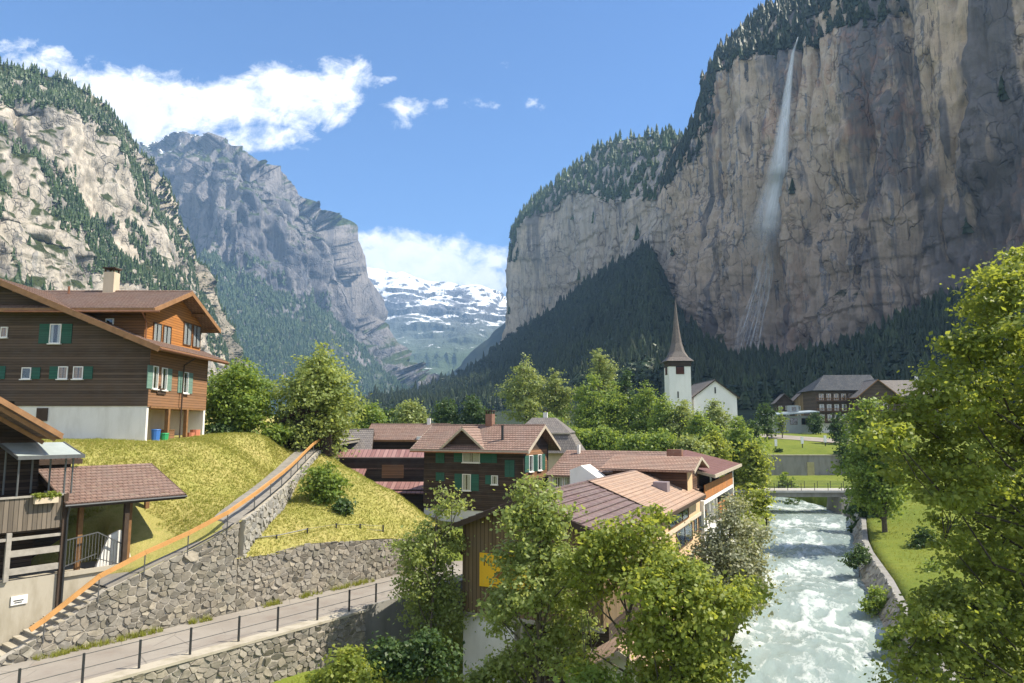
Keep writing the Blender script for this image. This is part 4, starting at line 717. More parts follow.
root = empty('wire_fence', tuple(np.r_[fw(7, 4.8), -6.6]), 0, 'low fence of weathered posts on top of the level stone wall', 'fence')
fp = [at(px, py, Y) for px, py, Y in ((237, 557, 37.2), (276, 549.5, 39.4), (307, 543, 41.2), (336, 535.5, 43.2), (360, 534.5, 44.6), (383, 536, 45.8))]; fp = [np.array([p[0], p[1], p[2]]) for p in fp]; th = [.95, .8, .85, .72, .66, .68]
for p, h in zip(fp, th): MB().tube(p - np.array([0, 0, .5]), p + np.array([0, 0, h]), .06, .05, 7).build('post', M_METALD, root)
mb = MB()
for i in range(len(fp) - 1): mb.tube(fp[i] + np.array([0, 0, th[i] - .06]), fp[i + 1] + np.array([0, 0, th[i + 1] - .06]), .028 if i < 2 else .01, n=6)
mb.build('rail', M_METAL, root)
mb = MB()
for i in range(len(fp) - 1): mb.tube(fp[i] + np.array([0, 0, th[i] * .5]), fp[i + 1] + np.array([0, 0, th[i + 1] * .5]), .01, n=5)
mb.build('wire', M_METAL, root)
# ------------------------------------------------------------------ bridge, walls and posts beyond the river
BRZ = -8.95; root = empty('footbridge', (31, 100.5, -12), 0, 'flat grey concrete bridge over the river with thin railings', 'bridge')
mb = MB(); mb.box(26.5, 54, 99, 102.6, BRZ - .3, BRZ); mb.build('deck', m_plain('bridge_concrete', (.42, .40, .37), .9, .25, 1.0), root)
mb = MB(); mb.box(29, 50, 99.5, 100.0, BRZ - .95, BRZ - .301); mb.box(29, 50, 101.6, 102.1, BRZ - .95, BRZ - .301); mb.build('girder', M_CONCD, root)
mb = MB(); mb.hexa([(45.2, 98.2, -14), (51, 98.2, -14), (51, 103.5, -14), (45.2, 103.5, -14), (45.6, 98.8, BRZ - .955), (51, 98.8, BRZ - .955), (51, 103, BRZ - .955), (45.6, 103, BRZ - .955)]); mb.build('pier', M_CONCD, root)
for y in (99.1, 102.5):
    rr = None
    mbr = MB(); mbr.bar((27, y, BRZ + 1.0), (53.5, y, BRZ + 1.0), .04, .04); mbr.bar((27, y, BRZ + .55), (53.5, y, BRZ + .55), .025, .025); mbr.bar((27, y, BRZ + .15), (53.5, y, BRZ + .15), .025, .025); rr = mbr.build('railing', M_METAL, root)
    for k in range(15): MB().box(27.1 + k * 1.87, 27.16 + k * 1.87, y - .03, y + .03, BRZ - .1, BRZ + 1.02).build('post', M_METALD, rr)
a, b = at(757, 466, 131), at(850, 466, 131); mb = MB(); mb.box(a[0] - 6, 70, 131.6, 132.2, -10.2, -5.55)
root = empty('retaining_wall', (50, 131.6, -9.3), 0, 'long grey concrete wall with a pale door, above the meadow behind the bridge', 'concrete wall'); mb.build('wall', M_CONCD, root)
MB().box(a[0] - 6.2, 70.2, 131.45, 132.35, -5.55, -5.4).build('coping', M_CONC, root)
c = at(811, 470, 131.5); MB().box(c[0] - .65, c[0] + .65, 131.5, 131.62, -9.2, -6.75).build('door', m_plain('pale_door', (.36, .32, .17), .8, .2), root)
M_POSTW = m_plain('white_post', (.8, .8, .78), .5, .1)
for i, (px, lab) in enumerate(((776, 'white marker post nearest the trees, beside a round bush'), (802.5, 'white marker post at the middle of the lit lawn, between its two neighbours'), (825.5, 'white marker post at the end of the lit lawn next to the shaded road'))):
    p = at(px, 448, 141); z = gz(p[0], 141); o = empty('marker_post', (p[0], 141, z), 0, lab, 'post', 'white posts along the upper lawn')
    MB().tube((p[0], 141, z - .3), (p[0], 141, z + .75), .1, n=8).build('post', M_METALD, o); MB().box(p[0] - .24, p[0] + .24, 140.85, 141.1, z + .75, z + 2.1).build('panel', M_POSTW, o)
# shaded side road in front of the hotel
mb = MB(); rd = [at(748, 441, 165), at(790, 438, 160), at(835, 440, 155), at(880, 446, 148)]
V, F = [], []
for p in rd: V += [(p[0], p[1] - 3.5, gz(p[0], p[1] - 3.5) + .12), (p[0], p[1] + 6, gz(p[0], p[1] + 6) + .12)]
F = [(2 * i, 2 * i + 2, 2 * i + 3, 2 * i + 1) for i in range(3)]; tag(raw_mesh('side_road', V, F, M_ROAD, center=False), kind='structure')
# ================================================================== buildings
W_DARK = m_plank('dark_timber', (.095, .066, .047), w=.17); W_DARK2 = m_plank('blackened_timber', (.055, .036, .026), w=.16); W_ORANGE = m_plank('orange_timber', (.42, .17, .045), w=.18, var=.2)
W_LIT = m_plank('brown_lit_timber', (.25, .13, .065), w=.18, var=.3); W_BOARD = m_plank('brown_boarding', (.17, .115, .06), True, .22, .3); W_PANEL = m_plank('balcony_boarding', (.44, .18, .06), True, .14, .2); W_GREY = m_plank('grey_boarding', (.16, .13, .10), True, .18, .35)
W_BEAM = m_plain('timber_beam', (.23, .12, .05), .8, .35, 4.0); W_BEAMD = m_plain('dark_beam', (.06, .04, .028), .85, .3, 4.0); W_FASCIA = m_plain('fascia_board', (.29, .155, .075), .75, .3, 3.0); W_FASCW = m_plain('weathered_fascia', (.42, .36, .28), .8, .3, 3.0); W_PLANKG = m_plain('grey_plank', (.34, .31, .27), .85, .3, 4.0)
P_WHITE = m_plaster('white_plaster', (.74, .72, .68), (.45, .42, .36), .4); P_TAN = m_plaster('tan_plaster', (.60, .42, .25), (.40, .27, .16), .5); P_CREAM = m_plaster('cream_plaster', (.58, .48, .36), (.35, .28, .2), .4)
T_RED = m_tile('red_tiles', (.225, .14, .108), (.30, .195, .155)); T_CHAL = m_tile('brown_red_tiles', (.185, .115, .088), (.25, .16, .125), .24, .33); T_TAN = m_tile('sunbleached_tiles', (.36, .235, .17), (.43, .295, .215)); T_DARK = m_tile('dark_brown_tiles', (.13, .085, .085), (.19, .13, .125), .5, .5); T_GREY = m_tile('grey_slates', (.14, .125, .12), (.20, .175, .16)); T_SHADE = m_tile('shaded_slates', (.022, .028, .04), (.035, .043, .058))  # hotel slates: shade and reflected sky put into the colour
R_RED = m_metalroof('red_metal_roof', (.20, .095, .085), (.33, .19, .17)); R_WINE = m_metalroof('wine_metal_roof', (.13, .06, .052), (.19, .095, .08), .6)
S_GREEN = m_plank('green_shutter', (.03, .115, .085), w=.055, var=.2); S_GREENP = m_plank('pale_green_shutter', (.16, .27, .22), w=.055, var=.2); GLASS = m_glass_dark('window_glass'); BACK = m_plain('dark_room', (.012, .012, .014), 1, .2); CURT = m_plain('net_curtain', (.72, .70, .66), .95, .12, 8); CURT_REFL = m_plain('reflection_curtain', (.55, .27, .10), .9, .3, 6)  # near-black for unlit rooms; orange strips carry the window reflections
F_WHITE = m_plain('window_paint', (.78, .76, .72), .5, .1, 4); F_BROWN = m_plain('brown_window_frame', (.12, .06, .03), .6, .2, 4); M_BRICK = m_tile('chimney_brick', (.30, .13, .085), (.38, .2, .13), .25, .075); M_COPPER = m_plain('copper_gutter', (.30, .14, .08), .45, .3, 3, .6)
def window(root, fr, axis, face, a0, a1, z0, z1, frame=F_WHITE, shut='', curtain=CURT, mull=1, smat=None, fw_=.055, sill=True, name='window', cw=.32):
    """axis 'y': wall plane local y=face looking to -y; axis 'x': wall plane local x=face looking to +x. a: local x or y range"""
    if a0 > a1: a0, a1 = a1, a0
    if z0 > z1: z0, z1 = z1, z0
    def bx(m, u0, u1, w0, w1, zz0, zz1):
        if axis == 'y': m.box(u0, u1, face - w1, face - w0, zz0, zz1)
        else: m.box(face + w0, face + w1, u0, u1, zz0, zz1)
        return m
    m = MB(fr); f = min(fw_, (a1 - a0) * .16)
    bx(m, a0, a1, .003, .075, z1 - f, z1); bx(m, a0, a1, .003, .075, z0, z0 + f); bx(m, a0, a0 + f, .003, .075, z0 + f, z1 - f); bx(m, a1 - f, a1, .003, .075, z0 + f, z1 - f)
    for k in range(1, mull + 1): c = a0 + (a1 - a0) * k / (mull + 1); bx(m, c - f * .4, c + f * .4, .003, .07, z0 + f, z1 - f)
    wn = m.build(name, frame, root)
    bx(MB(fr), a0 + f, a1 - f, .004, .012, z0 + f, z1 - f).build('dark_backing', BACK, wn)  # black panel painted in for the unlit room
    if curtain:
        m = MB(fr); w = (a1 - a0 - 2 * f) * cw; bx(m, a0 + f, a0 + f + w, .016, .026, z0 + f, z1 - f); bx(m, a1 - f - w, a1 - f, .016, .026, z0 + f, z1 - f); m.build('curtain', curtain, wn)
    bx(MB(fr), a0 + f, a1 - f, .035, .041, z0 + f, z1 - f).build('pane', GLASS, wn)
    if sill: bx(MB(fr), a0 - .06, a1 + .06, .003, .16, z0 - .07, z0 - .004).build('sill', frame, wn)
    sm = smat or S_GREEN; wd = (a1 - a0) * (.5 if mull else .9)
    if 'l' in shut: bx(MB(fr), a0 - wd - .02, a0 - .02, .004, .05, z0, z1).build('shutter', sm, wn)
    if 'r' in shut: bx(MB(fr), a1 + .02, a1 + wd + .02, .004, .05, z0, z1).build('shutter', sm, wn)
    return wn
def shutter(root, fr, axis, face, a0, a1, z0, z1, smat=None):
    if a0 > a1: a0, a1 = a1, a0
    m = MB(fr); c = (a0 + a1) / 2
    for u0, u1 in ((a0, c - .01), (c + .01, a1)):
        if axis == 'y': m.box(u0, u1, face - .055, face - .004, z0, z1)
        else: m.box(face + .004, face + .055, u0, u1, z0, z1)
    return m.build('shutter', smat or S_GREEN, root)
def pxrect(fr, axis, face, x0, x1, y0, y1):
    f = fr.at_y if axis == 'y' else fr.at_x; xm, ym = (x0 + x1) / 2, (y0 + y1) / 2
    return f(x0, ym, face)[0], f(x1, ym, face)[0], f(xm, y1, face)[1], f(xm, y0, face)[1]
def house_root(name, fr, x, y, z, label, cat, group=None): p = fr.W([(x, y, z)])[0]; return empty(name, tuple(p), fr.a, label, cat, group)
def gable_walls(fr, x0, x1, y0, y1, z0, ze, zr, ridge='x', rc=None):
    m = MB(fr)
    if ridge == 'x':
        c = (y0 + y1) / 2 if rc is None else rc; m.prism([(x0, y0, z0), (x0, y0, ze), (x0, c, zr), (x0, y1, ze), (x0, y1, z0)], (x1 - x0, 0, 0))
    else:
        c = (x0 + x1) / 2 if rc is None else rc; m.prism([(x0, y0, z0), (x1, y0, z0), (x1, y0, ze), (c, y0, zr), (x0, y0, ze)], (0, y1 - y0, 0))
    return m
def gable_roof(root, fr, x0, x1, y0, y1, ze, zr, ridge, mat, ov=.6, oe=.6, t=.16, row=.36, lift=.03, fascia=None, rc=None, name='roof', beams=True, gut=None):
    """roof over walls x0..x1, y0..y1 whose wall tops meet the roof at ze / ridge zr; ov gable overhang, oe eave overhang"""
    up = .12; m = MB(fr); fm = MB(fr); rm = MB(fr)
    if ridge == 'x':
        c = (y0 + y1) / 2 if rc is None else rc; sides = [(y0, -1), (y1, 1)]
        for e, sg in sides:
            sl = (zr - ze) / abs(c - e); ye = e + sg * oe; zl = ze - sl * oe + up
            m.rows((x0 - ov, ye, zl), (x1 + ov, ye, zl), (x1 + ov, c, zr + up), (x0 - ov, c, zr + up), t, row, lift)
            for xx in (x0 - ov, x1 + ov):
                s = -1 if xx < x0 else 1; fm.hexa([(xx + s * .002, ye, zl - t - .1), (xx + s * .05, ye, zl - t - .1), (xx + s * .05, c, zr + up - t - .1), (xx + s * .002, c, zr + up - t - .1), (xx + s * .002, ye, zl + .02), (xx + s * .05, ye, zl + .02), (xx + s * .05, c, zr + up + .02), (xx + s * .002, c, zr + up + .02)])
            fm.box(x0 - ov, x1 + ov, min(ye, ye + sg * .05), max(ye, ye + sg * .05), zl - t - .06, zl - .01)
        m.tube((x0 - ov, c, zr + up + .02), (x1 + ov, c, zr + up + .02), .09, n=6)
    else:
        c = (x0 + x1) / 2 if rc is None else rc
        for e, sg in ((x0, -1), (x1, 1)):
            sl = (zr - ze) / abs(c - e); xe = e + sg * oe; zl = ze - sl * oe + up
            m.rows((xe, y0 - ov, zl), (xe, y1 + ov, zl), (c, y1 + ov, zr + up), (c, y0 - ov, zr + up), t, row, lift)
            for yy in (y0 - ov, y1 + ov):
                s = -1 if yy < y0 else 1; fm.hexa([(xe, yy + s * .002, zl - t - .1), (xe, yy + s * .05, zl - t - .1), (c, yy + s * .05, zr + up - t - .1), (c, yy + s * .002, zr + up - t - .1), (xe, yy + s * .002, zl + .02), (xe, yy + s * .05, zl + .02), (c, yy + s * .05, zr + up + .02), (c, yy + s * .002, zr + up + .02)])
            fm.box(min(xe, xe + sg * .05), max(xe, xe + sg * .05), y0 - ov, y1 + ov, zl - t - .06, zl - .01)
        m.tube((c, y0 - ov, zr + up + .02), (c, y1 + ov, zr + up + .02), .09, n=6)
    r = m.build(name, mat, root); fm.build('fascia', fascia or W_FASCIA, r); return r
def chimney(root, fr, x, y, z0, z1, w=.6, mat=None, capm=None, flue=True):
    c = MB(fr).box(x - w / 2, x + w / 2, y - w / 2, y + w / 2, z0, z1).build('chimney', mat or P_CREAM, root); m = MB(fr); m.box(x - w / 2 - .08, x + w / 2 + .08, y - w / 2 - .08, y + w / 2 + .08, z1 + .25, z1 + .33)
    for a in (-1, 1):
        for b in (-1, 1): m.box(x + a * w * .4 - .05, x + a * w * .4 + .05, y + b * w * .4 - .05, y + b * w * .4 + .05, z1, z1 + .25)
    m.build('chimney_cap', capm or W_BEAMD, c); return c
def pipe(root, fr, pts, r, mat, name='downpipe'):
    m = MB(fr)
    for a, b in zip(pts[:-1], pts[1:]): m.tube(a, b, r, n=7)
    return m.build(name, mat, root)
# ------------------------------------------------------------------ large chalet on the hill
FC = Frame((-23.36, 45), 0.0); root = house_root('chalet', FC, -6, 0, -1.0, 'large dark timber chalet with orange dormer gable above the grassy bank', 'chalet')
gable_walls(FC, -20, 0, 0, 8.6, 1.24, 5.35, 9.35, 'y').build('timber_wall', W_DARK, root)
lw = MB(FC).box(-.02, .022, .01, 8.59, 1.2, 5.4).build('sunlit_wall', W_LIT, root)  # sun side overlaid in brighter timber, sunlight put into its colour
m = MB(FC); m.box(-20, -1.7, .06, 8.5, -1.6, 1.24); m.box(-1.7, -.05, .05, .3, -1.6, 1.24); m.box(-1.7, 0, 8.25, 8.55, -1.6, 1.24); m.build('plaster_base', P_WHITE, root)
MB(FC).box(-1.72, -1.66, .3, 8.2, -1.2, 1.2).build('garage_wall', P_CREAM, root); MB(FC).box(-1.7, .1, .3, 8.25, 1.12, 1.24).build('floor_beam', W_BEAM, root)
for y in (2.6, 5.3): MB(FC).box(-.12, .12, y, y + .26, -1.2, 1.12).build('post', W_BEAM, root)
m = MB(FC); m.rows((1.05, -1.0, 4.98), (1.05, 9.7, 4.98), (-10, 9.7, 9.52), (-10, -1.0, 9.52), .2, .36); m.rows((-21, -1.0, 4.98), (-21, 9.7, 4.98), (-10, 9.7, 9.52), (-10, -1.0, 9.52), .2, .36); rf = m.build('roof', T_CHAL, root)
m = MB(FC); m.bar((1.06, -1.03, 4.80), (-10, -1.03, 9.34), .07, .36); m.bar((-21, -1.03, 4.80), (-10, -1.03, 9.34), .07, .36); m.box(1.05, 1.12, -1, 9.7, 4.72, 4.95); m.build('fascia', W_FASCIA, rf)
for x in (-18, -14, -8.5, -6, -3.5, -1.2): z = 9.35 - abs(x + 10) * .411; MB(FC).box(x - .09, x + .09, -.95, 0, z - .25, z - .02).build('rafter', W_BEAM, rf)
pipe(root, FC, [(1.14, -1, 4.82), (1.14, 9.7, 4.82)], .07, M_COPPER, 'gutter'); pipe(root, FC, [(1.14, 4.2, 4.8), (.25, 4.2, 4.2), (.2, 4.2, -1)], .05, W_BEAMD)
# dormer with the orange gable
dz0, dze, dzr = 5.2, 7.75, 9.40
d = gable_walls(FC, -9.2, -.62, .25, 8.5, dz0, dze, dzr, 'x').build('dormer', m_plank('dormer_timber', (.16, .075, .03), w=.18, var=.25), root)
m = MB(FC); m.prism([(-.6, .28, 5.3), (-.6, .28, dze), (-.6, 4.375, dzr - .02), (-.6, 8.47, dze), (-.6, 8.47, 5.3)], (-.05, 0, 0)); m.build('orange_gable', W_ORANGE, d)
gable_roof(root, FC, -9.4, -.6, .25, 8.5, dze, dzr, 'x', T_CHAL, 1.05, 1.0, .2, .34, .03, W_FASCIA, name='dormer_roof')
m = MB(FC)
for y, z in ((-.3, 7.35), (1.9, 8.2), (4.375, 9.2), (6.8, 8.2), (9.0, 7.35)): m.box(-.6, .3, y - .1, y + .1, z - .1, z + .1)
m.build('purlin', W_BEAM, d)
pipe(root, FC, [(.9, -.95, 7.22), (-9, -.95, 7.22)], .07, M_COPPER, 'gutter'); pipe(root, FC, [(-.2, -.95, 7.2), (-.45, .15, 6.7), (-.45, .15, 5.6)], .045, M_COPPER)
chimney(root, FC, -5.4, 4.4, 9.2, 10.9, .75, P_CREAM)
MB(FC).tube((-7.9, 3.6, 9.0), (-7.9, 3.6, 9.75), .08).build('vent_pipe', M_COPPER, root)
for x0, x1 in ((152.5, 170.5), (183, 200)):
    a0, a1, z0, z1 = pxrect(FC, 'x', -.6, x0, x1, 324, 348); c = (a0 + a1) / 2
    for u0, u1 in ((a0, c - .12), (c + .12, a1)): window(d, FC, 'x', -.6, u0, u1, z0 + .1, z1, F_BROWN, '', CURT, 0, sill=False, cw=.42)
for x0, x1, sh in ((152, 157.4, 'l'), (161, 166.4, 'r'), (182.5, 187.6, 'lr')):
    a0, a1, z0, z1 = pxrect(FC, 'x', .022, x0, x1, 366 + (x0 - 152) * .2, 389 + (x0 - 152) * .14); window(root, FC, 'x', .022, a0, a1, z0, z1, F_WHITE, sh, CURT, 0, S_GREENP)
for x0, x1, y0, y1, sh, cu in ((50, 61.5, 324, 343.5, 'lr', CURT), (22, 31.5, 367.5, 379, 'r', None), (58.5, 68, 366.5, 379, 'l', CURT_REFL), (73.5, 83.5, 366.5, 379, 'r', CURT_REFL), (1, 8, 327, 337.5, '', CURT_REFL), (-12, -3, 366, 379, 'lr', CURT)):
    a0, a1, z0, z1 = pxrect(FC, 'y', 0, x0, x1, y0, y1); window(root, FC, 'y', 0, a0, a1, z0, z1, F_WHITE, sh, cu, 0, cw=.45 if cu is CURT_REFL else .3)  # orange reflections painted as strips behind the panes
a0, a1, z0, z1 = pxrect(FC, 'y', .25, 106, 114, 318.5, 326); window(d, FC, 'y', .25, a0, a1, z0, z1, F_WHITE, '', None, 0, sill=False)
m = MB(FC); m.box(.024, .1, 1.0, 2.1, 2.05, 2.2); m.box(.024, .1, 1.15, 1.95, 2.24, 2.45); m.box(.024, .1, 1.3, 1.5, 2.45, 2.62); m.build('wall_ornament', W_BEAMD, root)
a0, a1, z0, z1 = pxrect(FC, 'y', .06, 6, 15, 401.5, 408); MB(FC).box(a0, a1, -.0, .05, z0, z1).build('cellar_window', BACK, root)
a0, a1, z0, z1 = pxrect(FC, 'y', .06, 37, 48, 408, 421); MB(FC).box(a0, a1, -.02, .05, z0, z1).build('cellar_door', W_BEAMD, root)
m = MB(FC); m.box(-14, -9.6, -1.6, 0, 1.3, 1.42); m.build('balcony_floor', W_BEAMD, root)
m = MB(FC)
for k in range(26): m.box(-14 + k * .17, -13.95 + k * .17, -1.58, -1.53, 1.42, 2.3)
m.box(-14, -9.6, -1.6, -1.5, 2.3, 2.38); m.build('balcony_railing', W_BEAMD, root)
def bin_(name, x, y, h, r, mat, lab, cat, lid=True):
    p = FC.W([(x, y, -1.05)])[0]; o = empty(name, tuple(p), 0, lab, cat); MB().tube(p, p + np.array([0, 0, h]), r * .85, r, 10).build('body', mat, o)
    if lid: MB().tube(p + np.array([0, 0, h]), p + np.array([0, 0, h + .06]), r * 1.08, r * 1.0, 10).build('lid', mat, o)
    return o
M_BLUE = m_plain('blue_plastic', (.05, .16, .45), .4, .1); M_GREENP = m_plain('green_plastic', (.04, .33, .12), .4, .1); M_TERRA = m_plain('terracotta', (.55, .2, .12), .8, .2)
bin_('plastic_bin', .2, .9, .75, .28, M_BLUE, 'blue plastic bin by the white corner of the chalet garage', 'bin'); bin_('plastic_bin', .35, 1.75, .5, .27, M_GREENP, 'green plastic tub on the chalet garage floor', 'tub')
bin_('clay_pot', .15, 6.7, .75, .36, M_TERRA, 'larger red clay pot beside the pale garage post', 'pot', False); bin_('clay_pot', .2, 5.9, .55, .26, M_TERRA, 'smaller red clay pot behind the garage post', 'pot', False)
p = FC.W([(-.9, 4.6, -1.05)])[0]; o = empty('wooden_crate', tuple(p), 0, 'brown wooden crate inside the open chalet garage', 'crate'); MB().box(p[0] - .35, p[0] + .35, p[1] - .4, p[1] + .4, p[2], p[2] + .7).build('crate_side', W_LIT, o); MB().box(p[0] - .38, p[0] + .38, p[1] - .43, p[1] + .43, p[2] + .7, p[2] + .76).build('rim', W_BEAM, o)
# ------------------------------------------------------------------ near house with balcony and carport (local frame of the road)
root = house_root('balcony_house', FR, -2, 6.5, -9.2, 'near dark timber house with plank balcony, glass canopy and tiled carport', 'house')
m = MB(FR); m.box(-8, -.55, 6.3, 6.62, -9.6, -6.42); m.box(-.55, 2.1, 6.42, 6.7, -9.6, -6.52); m.box(-8, 2.1, 6.63, 9.6, -9.6, -6.6); m.build('concrete_base', M_CONC, root)
m = MB(FR); m.box(-.5, 2.1, 6.30, 6.42, -6.6, -6.4); m.build('parapet', M_CONC, root)
MB(FR).box(-8, -.95, 8.4, 12.5, -6.6, .2).build('timber_wall', W_DARK2, root)
MB(FR).box(-7, -.62, 6.32, 8.4, -4.5, -4.3).build('balcony_floor', W_BEAMD, root)
m = MB(FR); m.box(-7, -.66, 6.26, 6.32, -4.42, -3.05); m.build('balcony_boards', W_GREY, root)
MB(FR).box(-.66, -.60, 6.3, 8.3, -4.42, -3.05).build('balcony_boards', W_DARK, root)
m = MB(FR); m.box(-7, -.58, 6.2, 6.36, -3.05, -2.97); m.box(-.7, -.56, 6.36, 8.3, -3.05, -2.97); m.build('handrail', W_PLANKG, root)
for s, zb_ in ((-.58, -9.3), (-2.62, -6.42)): MB(FR).box(s - .09, s + .09, 6.16, 6.3, zb_, -2.98 if s > -1 else -4.45).build('post', W_BEAMD if s > -1 else W_PLANKG, root)
m = MB(FR)
for z in (-5.32, -6.05): m.box(-2.55, -.67, 6.2, 6.28, z - .13, z + .13)
m.box(-4, -.67, 6.2, 6.3, -4.78, -4.66); m.build('plank_rail', W_PLANKG, root)
cn = MB(FR).hexa([(-2.62, 5.9, -1.36), (-.1, 5.9, -1.36), (-.1, 8.2, -.80), (-2.62, 8.2, -.80), (-2.62, 5.9, -1.33), (-.1, 5.9, -1.33), (-.1, 8.2, -.77), (-2.62, 8.2, -.77)]).build('glass_canopy', m_plain('frosted_glass', (.42, .47, .45), .15, .15, 2, 0, .6), root)
m = MB(FR); m.box(-2.66, -.06, 5.84, 5.92, -1.43, -1.27); m.bar((-2.64, 5.9, -1.36), (-2.64, 8.2, -.80), .06, .12); m.bar((-.08, 5.9, -1.36), (-.08, 8.2, -.80), .06, .12)
for s in (-1.8, -1.0): m.bar((s, 5.9, -1.38), (s, 8.2, -.82), .04, .06)
m.build('canopy_frame', M_METAL, cn)
for s, y in ((-2.45, 6.28), (-.66, 6.28), (-.36, 6.3), (-1.0, 7.0), (-1.35, 8.0), (-2.4, 8.0)): MB(FR).tube((s, y, -3.0), (s, y, -1.36 + (y - 5.9) * .243), .04, n=7).build('canopy_post', M_METAL, cn)
m = MB(FR); m.rows((-.62, 6.0, -3.42), (4.75, 6.0, -3.42), (4.75, 9.7, -2.0), (-.62, 9.7, -2.0), .12, .34); cr = m.build('carport_roof', T_CHAL, root)
m = MB(FR); m.box(-.62, 4.75, 5.95, 6.0, -3.62, -3.44); m.bar((4.78, 6.0, -3.5), (4.78, 9.7, -2.08), .05, .2); m.bar((-.65, 6.0, -3.5), (-.65, 9.7, -2.08), .06, .24); m.build('fascia', W_BEAMD, cr)
pipe(root, FR, [(-.7, 5.92, -3.5), (4.8, 5.92, -3.5)], .055, M_METALD, 'gutter'); pipe(root, FR, [(-.5, 5.92, -3.5), (-.5, 6.1, -4.0), (-.5, 6.1, -9)], .045, M_METALD)
for s, d_, zb_ in ((2.12, 6.35, -9.0), (2.36, 6.6, -7.0), (.35, 6.9, -6.6), (4.5, 9.3, -4.5)): MB(FR).box(s - .1, s + .1, d_ - .1, d_ + .1, zb_, -3.5 + (d_ - 6) * .38).build('carport_post', W_BEAMD if d_ < 6.5 else W_BEAM, root)
m = MB(FR); m.rows((-1.4, 9.5, -1.62), (1.25, 9.5, -1.62), (.9, 11.4, -.86), (-1.4, 11.4, -.86), .12, .34); m.build('upper_roof', T_CHAL, root); MB(FR).box(-1.4, 1.3, 9.42, 9.5, -1.86, -1.64).build('upper_fascia', W_BEAMD, root)
MB(FR).box(-1.2, .9, 9.7, 11.2, -6.4, -1.75).build('rear_wall', W_DARK2, root)
m = MB(FR)
rl = [(-.5, -5.08), (.97, -4.86), (2.05, -5.5)]
for (a, za), (b, zb_) in zip(rl[:-1], rl[1:]):
    m.bar((a, 6.5, za), (b, 6.5, zb_), .05, .05); m.bar((a, 6.5, za - 1.15), (b, 6.5, zb_ - .95), .04, .04); n = int((b - a) / .125)
    for k in range(n): f = (k + .5) / n; s = a + (b - a) * f; m.box(s - .012, s + .012, 6.49, 6.51, za + (zb_ - za) * f - 1.15, za + (zb_ - za) * f)
m.build('metal_railing', M_METAL, root)
m = MB(FR); m.prism([(1.05, 6.75, -6.6), (2.75, 6.75, -6.6), (2.35, 6.75, -5.2), (2.1, 6.75, -4.9), (1.6, 6.75, -5.1)], (0, .14, 0)); m.build('stair_parapet', P_WHITE, root)
m = MB(FR); m.rows((-1.15, 5.7, -.36), (-1.15, 13, -.36), (-6.5, 13, 3.0), (-6.5, 5.7, 3.0), .14, .34); mr = m.build('roof', T_CHAL, root)
m = MB(FR); m.bar((-1.12, 5.66, -.46), (-6.5, 5.66, 2.9), .06, .22); m.bar((-1.3, 5.9, -.62), (-6.5, 5.9, 2.6), .1, .16); m.bar((-1.5, 6.6, -.75), (-6.5, 6.6, 2.35), .1, .16); m.box(-1.15, -1.08, 5.7, 13, -.6, -.38); m.build('fascia', W_FASCIA, mr)
pn = MB(FR).box(-2.35, -1.75, 6.24, 6.29, -7.42, -7.06).build('notice_board', F_WHITE, root)
m = MB(FR); m.box(-2.26, -1.9, 6.225, 6.238, -7.26, -7.225); m.box(-2.22, -1.95, 6.225, 6.238, -7.34, -7.31); m.build('printed_lines', M_METALD, pn)
fb = empty('flower_box', tuple(FR.W([(-1.35, 6.1, -3.3)])[0]), FR.a, 'window box with leafy green plants on the plank balcony', 'flower box'); MB(FR).box(-1.85, -.95, 5.98, 6.18, -3.32, -3.08).build('trough', P_CREAM, fb)
# ------------------------------------------------------------------ dark shed at the top of the path
FS = Frame((-19.6, 60.5), R(4)); root = house_root('shed', FS, 2, 2, -1.6, 'small dark shed with gable roof at the top of the path', 'shed')
gable_walls(FS, 0, 4.0, 0, 4.2, -2.6, .4, 1.7, 'y').build('timber_wall', W_DARK2, root); gable_roof(root, FS, 0, 4.0, 0, 4.2, .4, 1.7, 'y', m_tile('dark_shingle', (.05, .04, .035), (.07, .055, .045)), .5, .5, .12, .4, .02, W_BEAMD)
# ------------------------------------------------------------------ dark green-shuttered chalet in the middle
FM = Frame((-7.95, 64.0), math.atan2(-.415, .91)); LM, WM = 9.8, 5.7; zE, zR = -1.95, -.1
root = house_root('chalet', FM, LM / 2, WM / 2, -8.6, 'dark brown chalet with green shutters and tiled double gable beyond the yellow sign', 'chalet')
gable_walls(FM, 0, LM, 0, WM, -7.3, zE + .25, zR, 'x').build('timber_wall', W_DARK2, root); MB(FM).box(.05, LM - .05, .06, WM, -9.5, -7.3).build('plaster_base', P_WHITE, root)
gable_roof(root, FM, 0, LM, 0, WM, zE + .25, zR, 'x', T_RED, .85, .95, .16, .36, .03, W_FASCW)
m = gable_walls(FM, 2.55, 6.05, -.25, 1.6, -2.4, -1.75, -.3, 'y'); dm = m.build('dormer', W_DARK2, root); gable_roof(dm, FM, 2.55, 6.05, -.25, 2.4, -1.75, -.3, 'y', T_RED, .55, .5, .12, .36, .03, W_FASCW, name='dormer_roof')
MB(FM).box(LM - .02, LM + .03, .4, WM - .4, -4.6, -2.1).build('gable_boarding', W_LIT, root)  # sun-facing gable in the brighter timber that carries the sunlight
for x0, x1, y0, y1 in ((436, 444.5, 452, 463), (436, 444.5, 472.5, 481), (486.5, 497, 451, 463), (505, 514.5, 460, 477)):
    a0, a1, z0, z1 = pxrect(FM, 'y', 0, x0, x1, y0, y1); shutter(root, FM, 'y', 0, a0, a1, z0, z1)
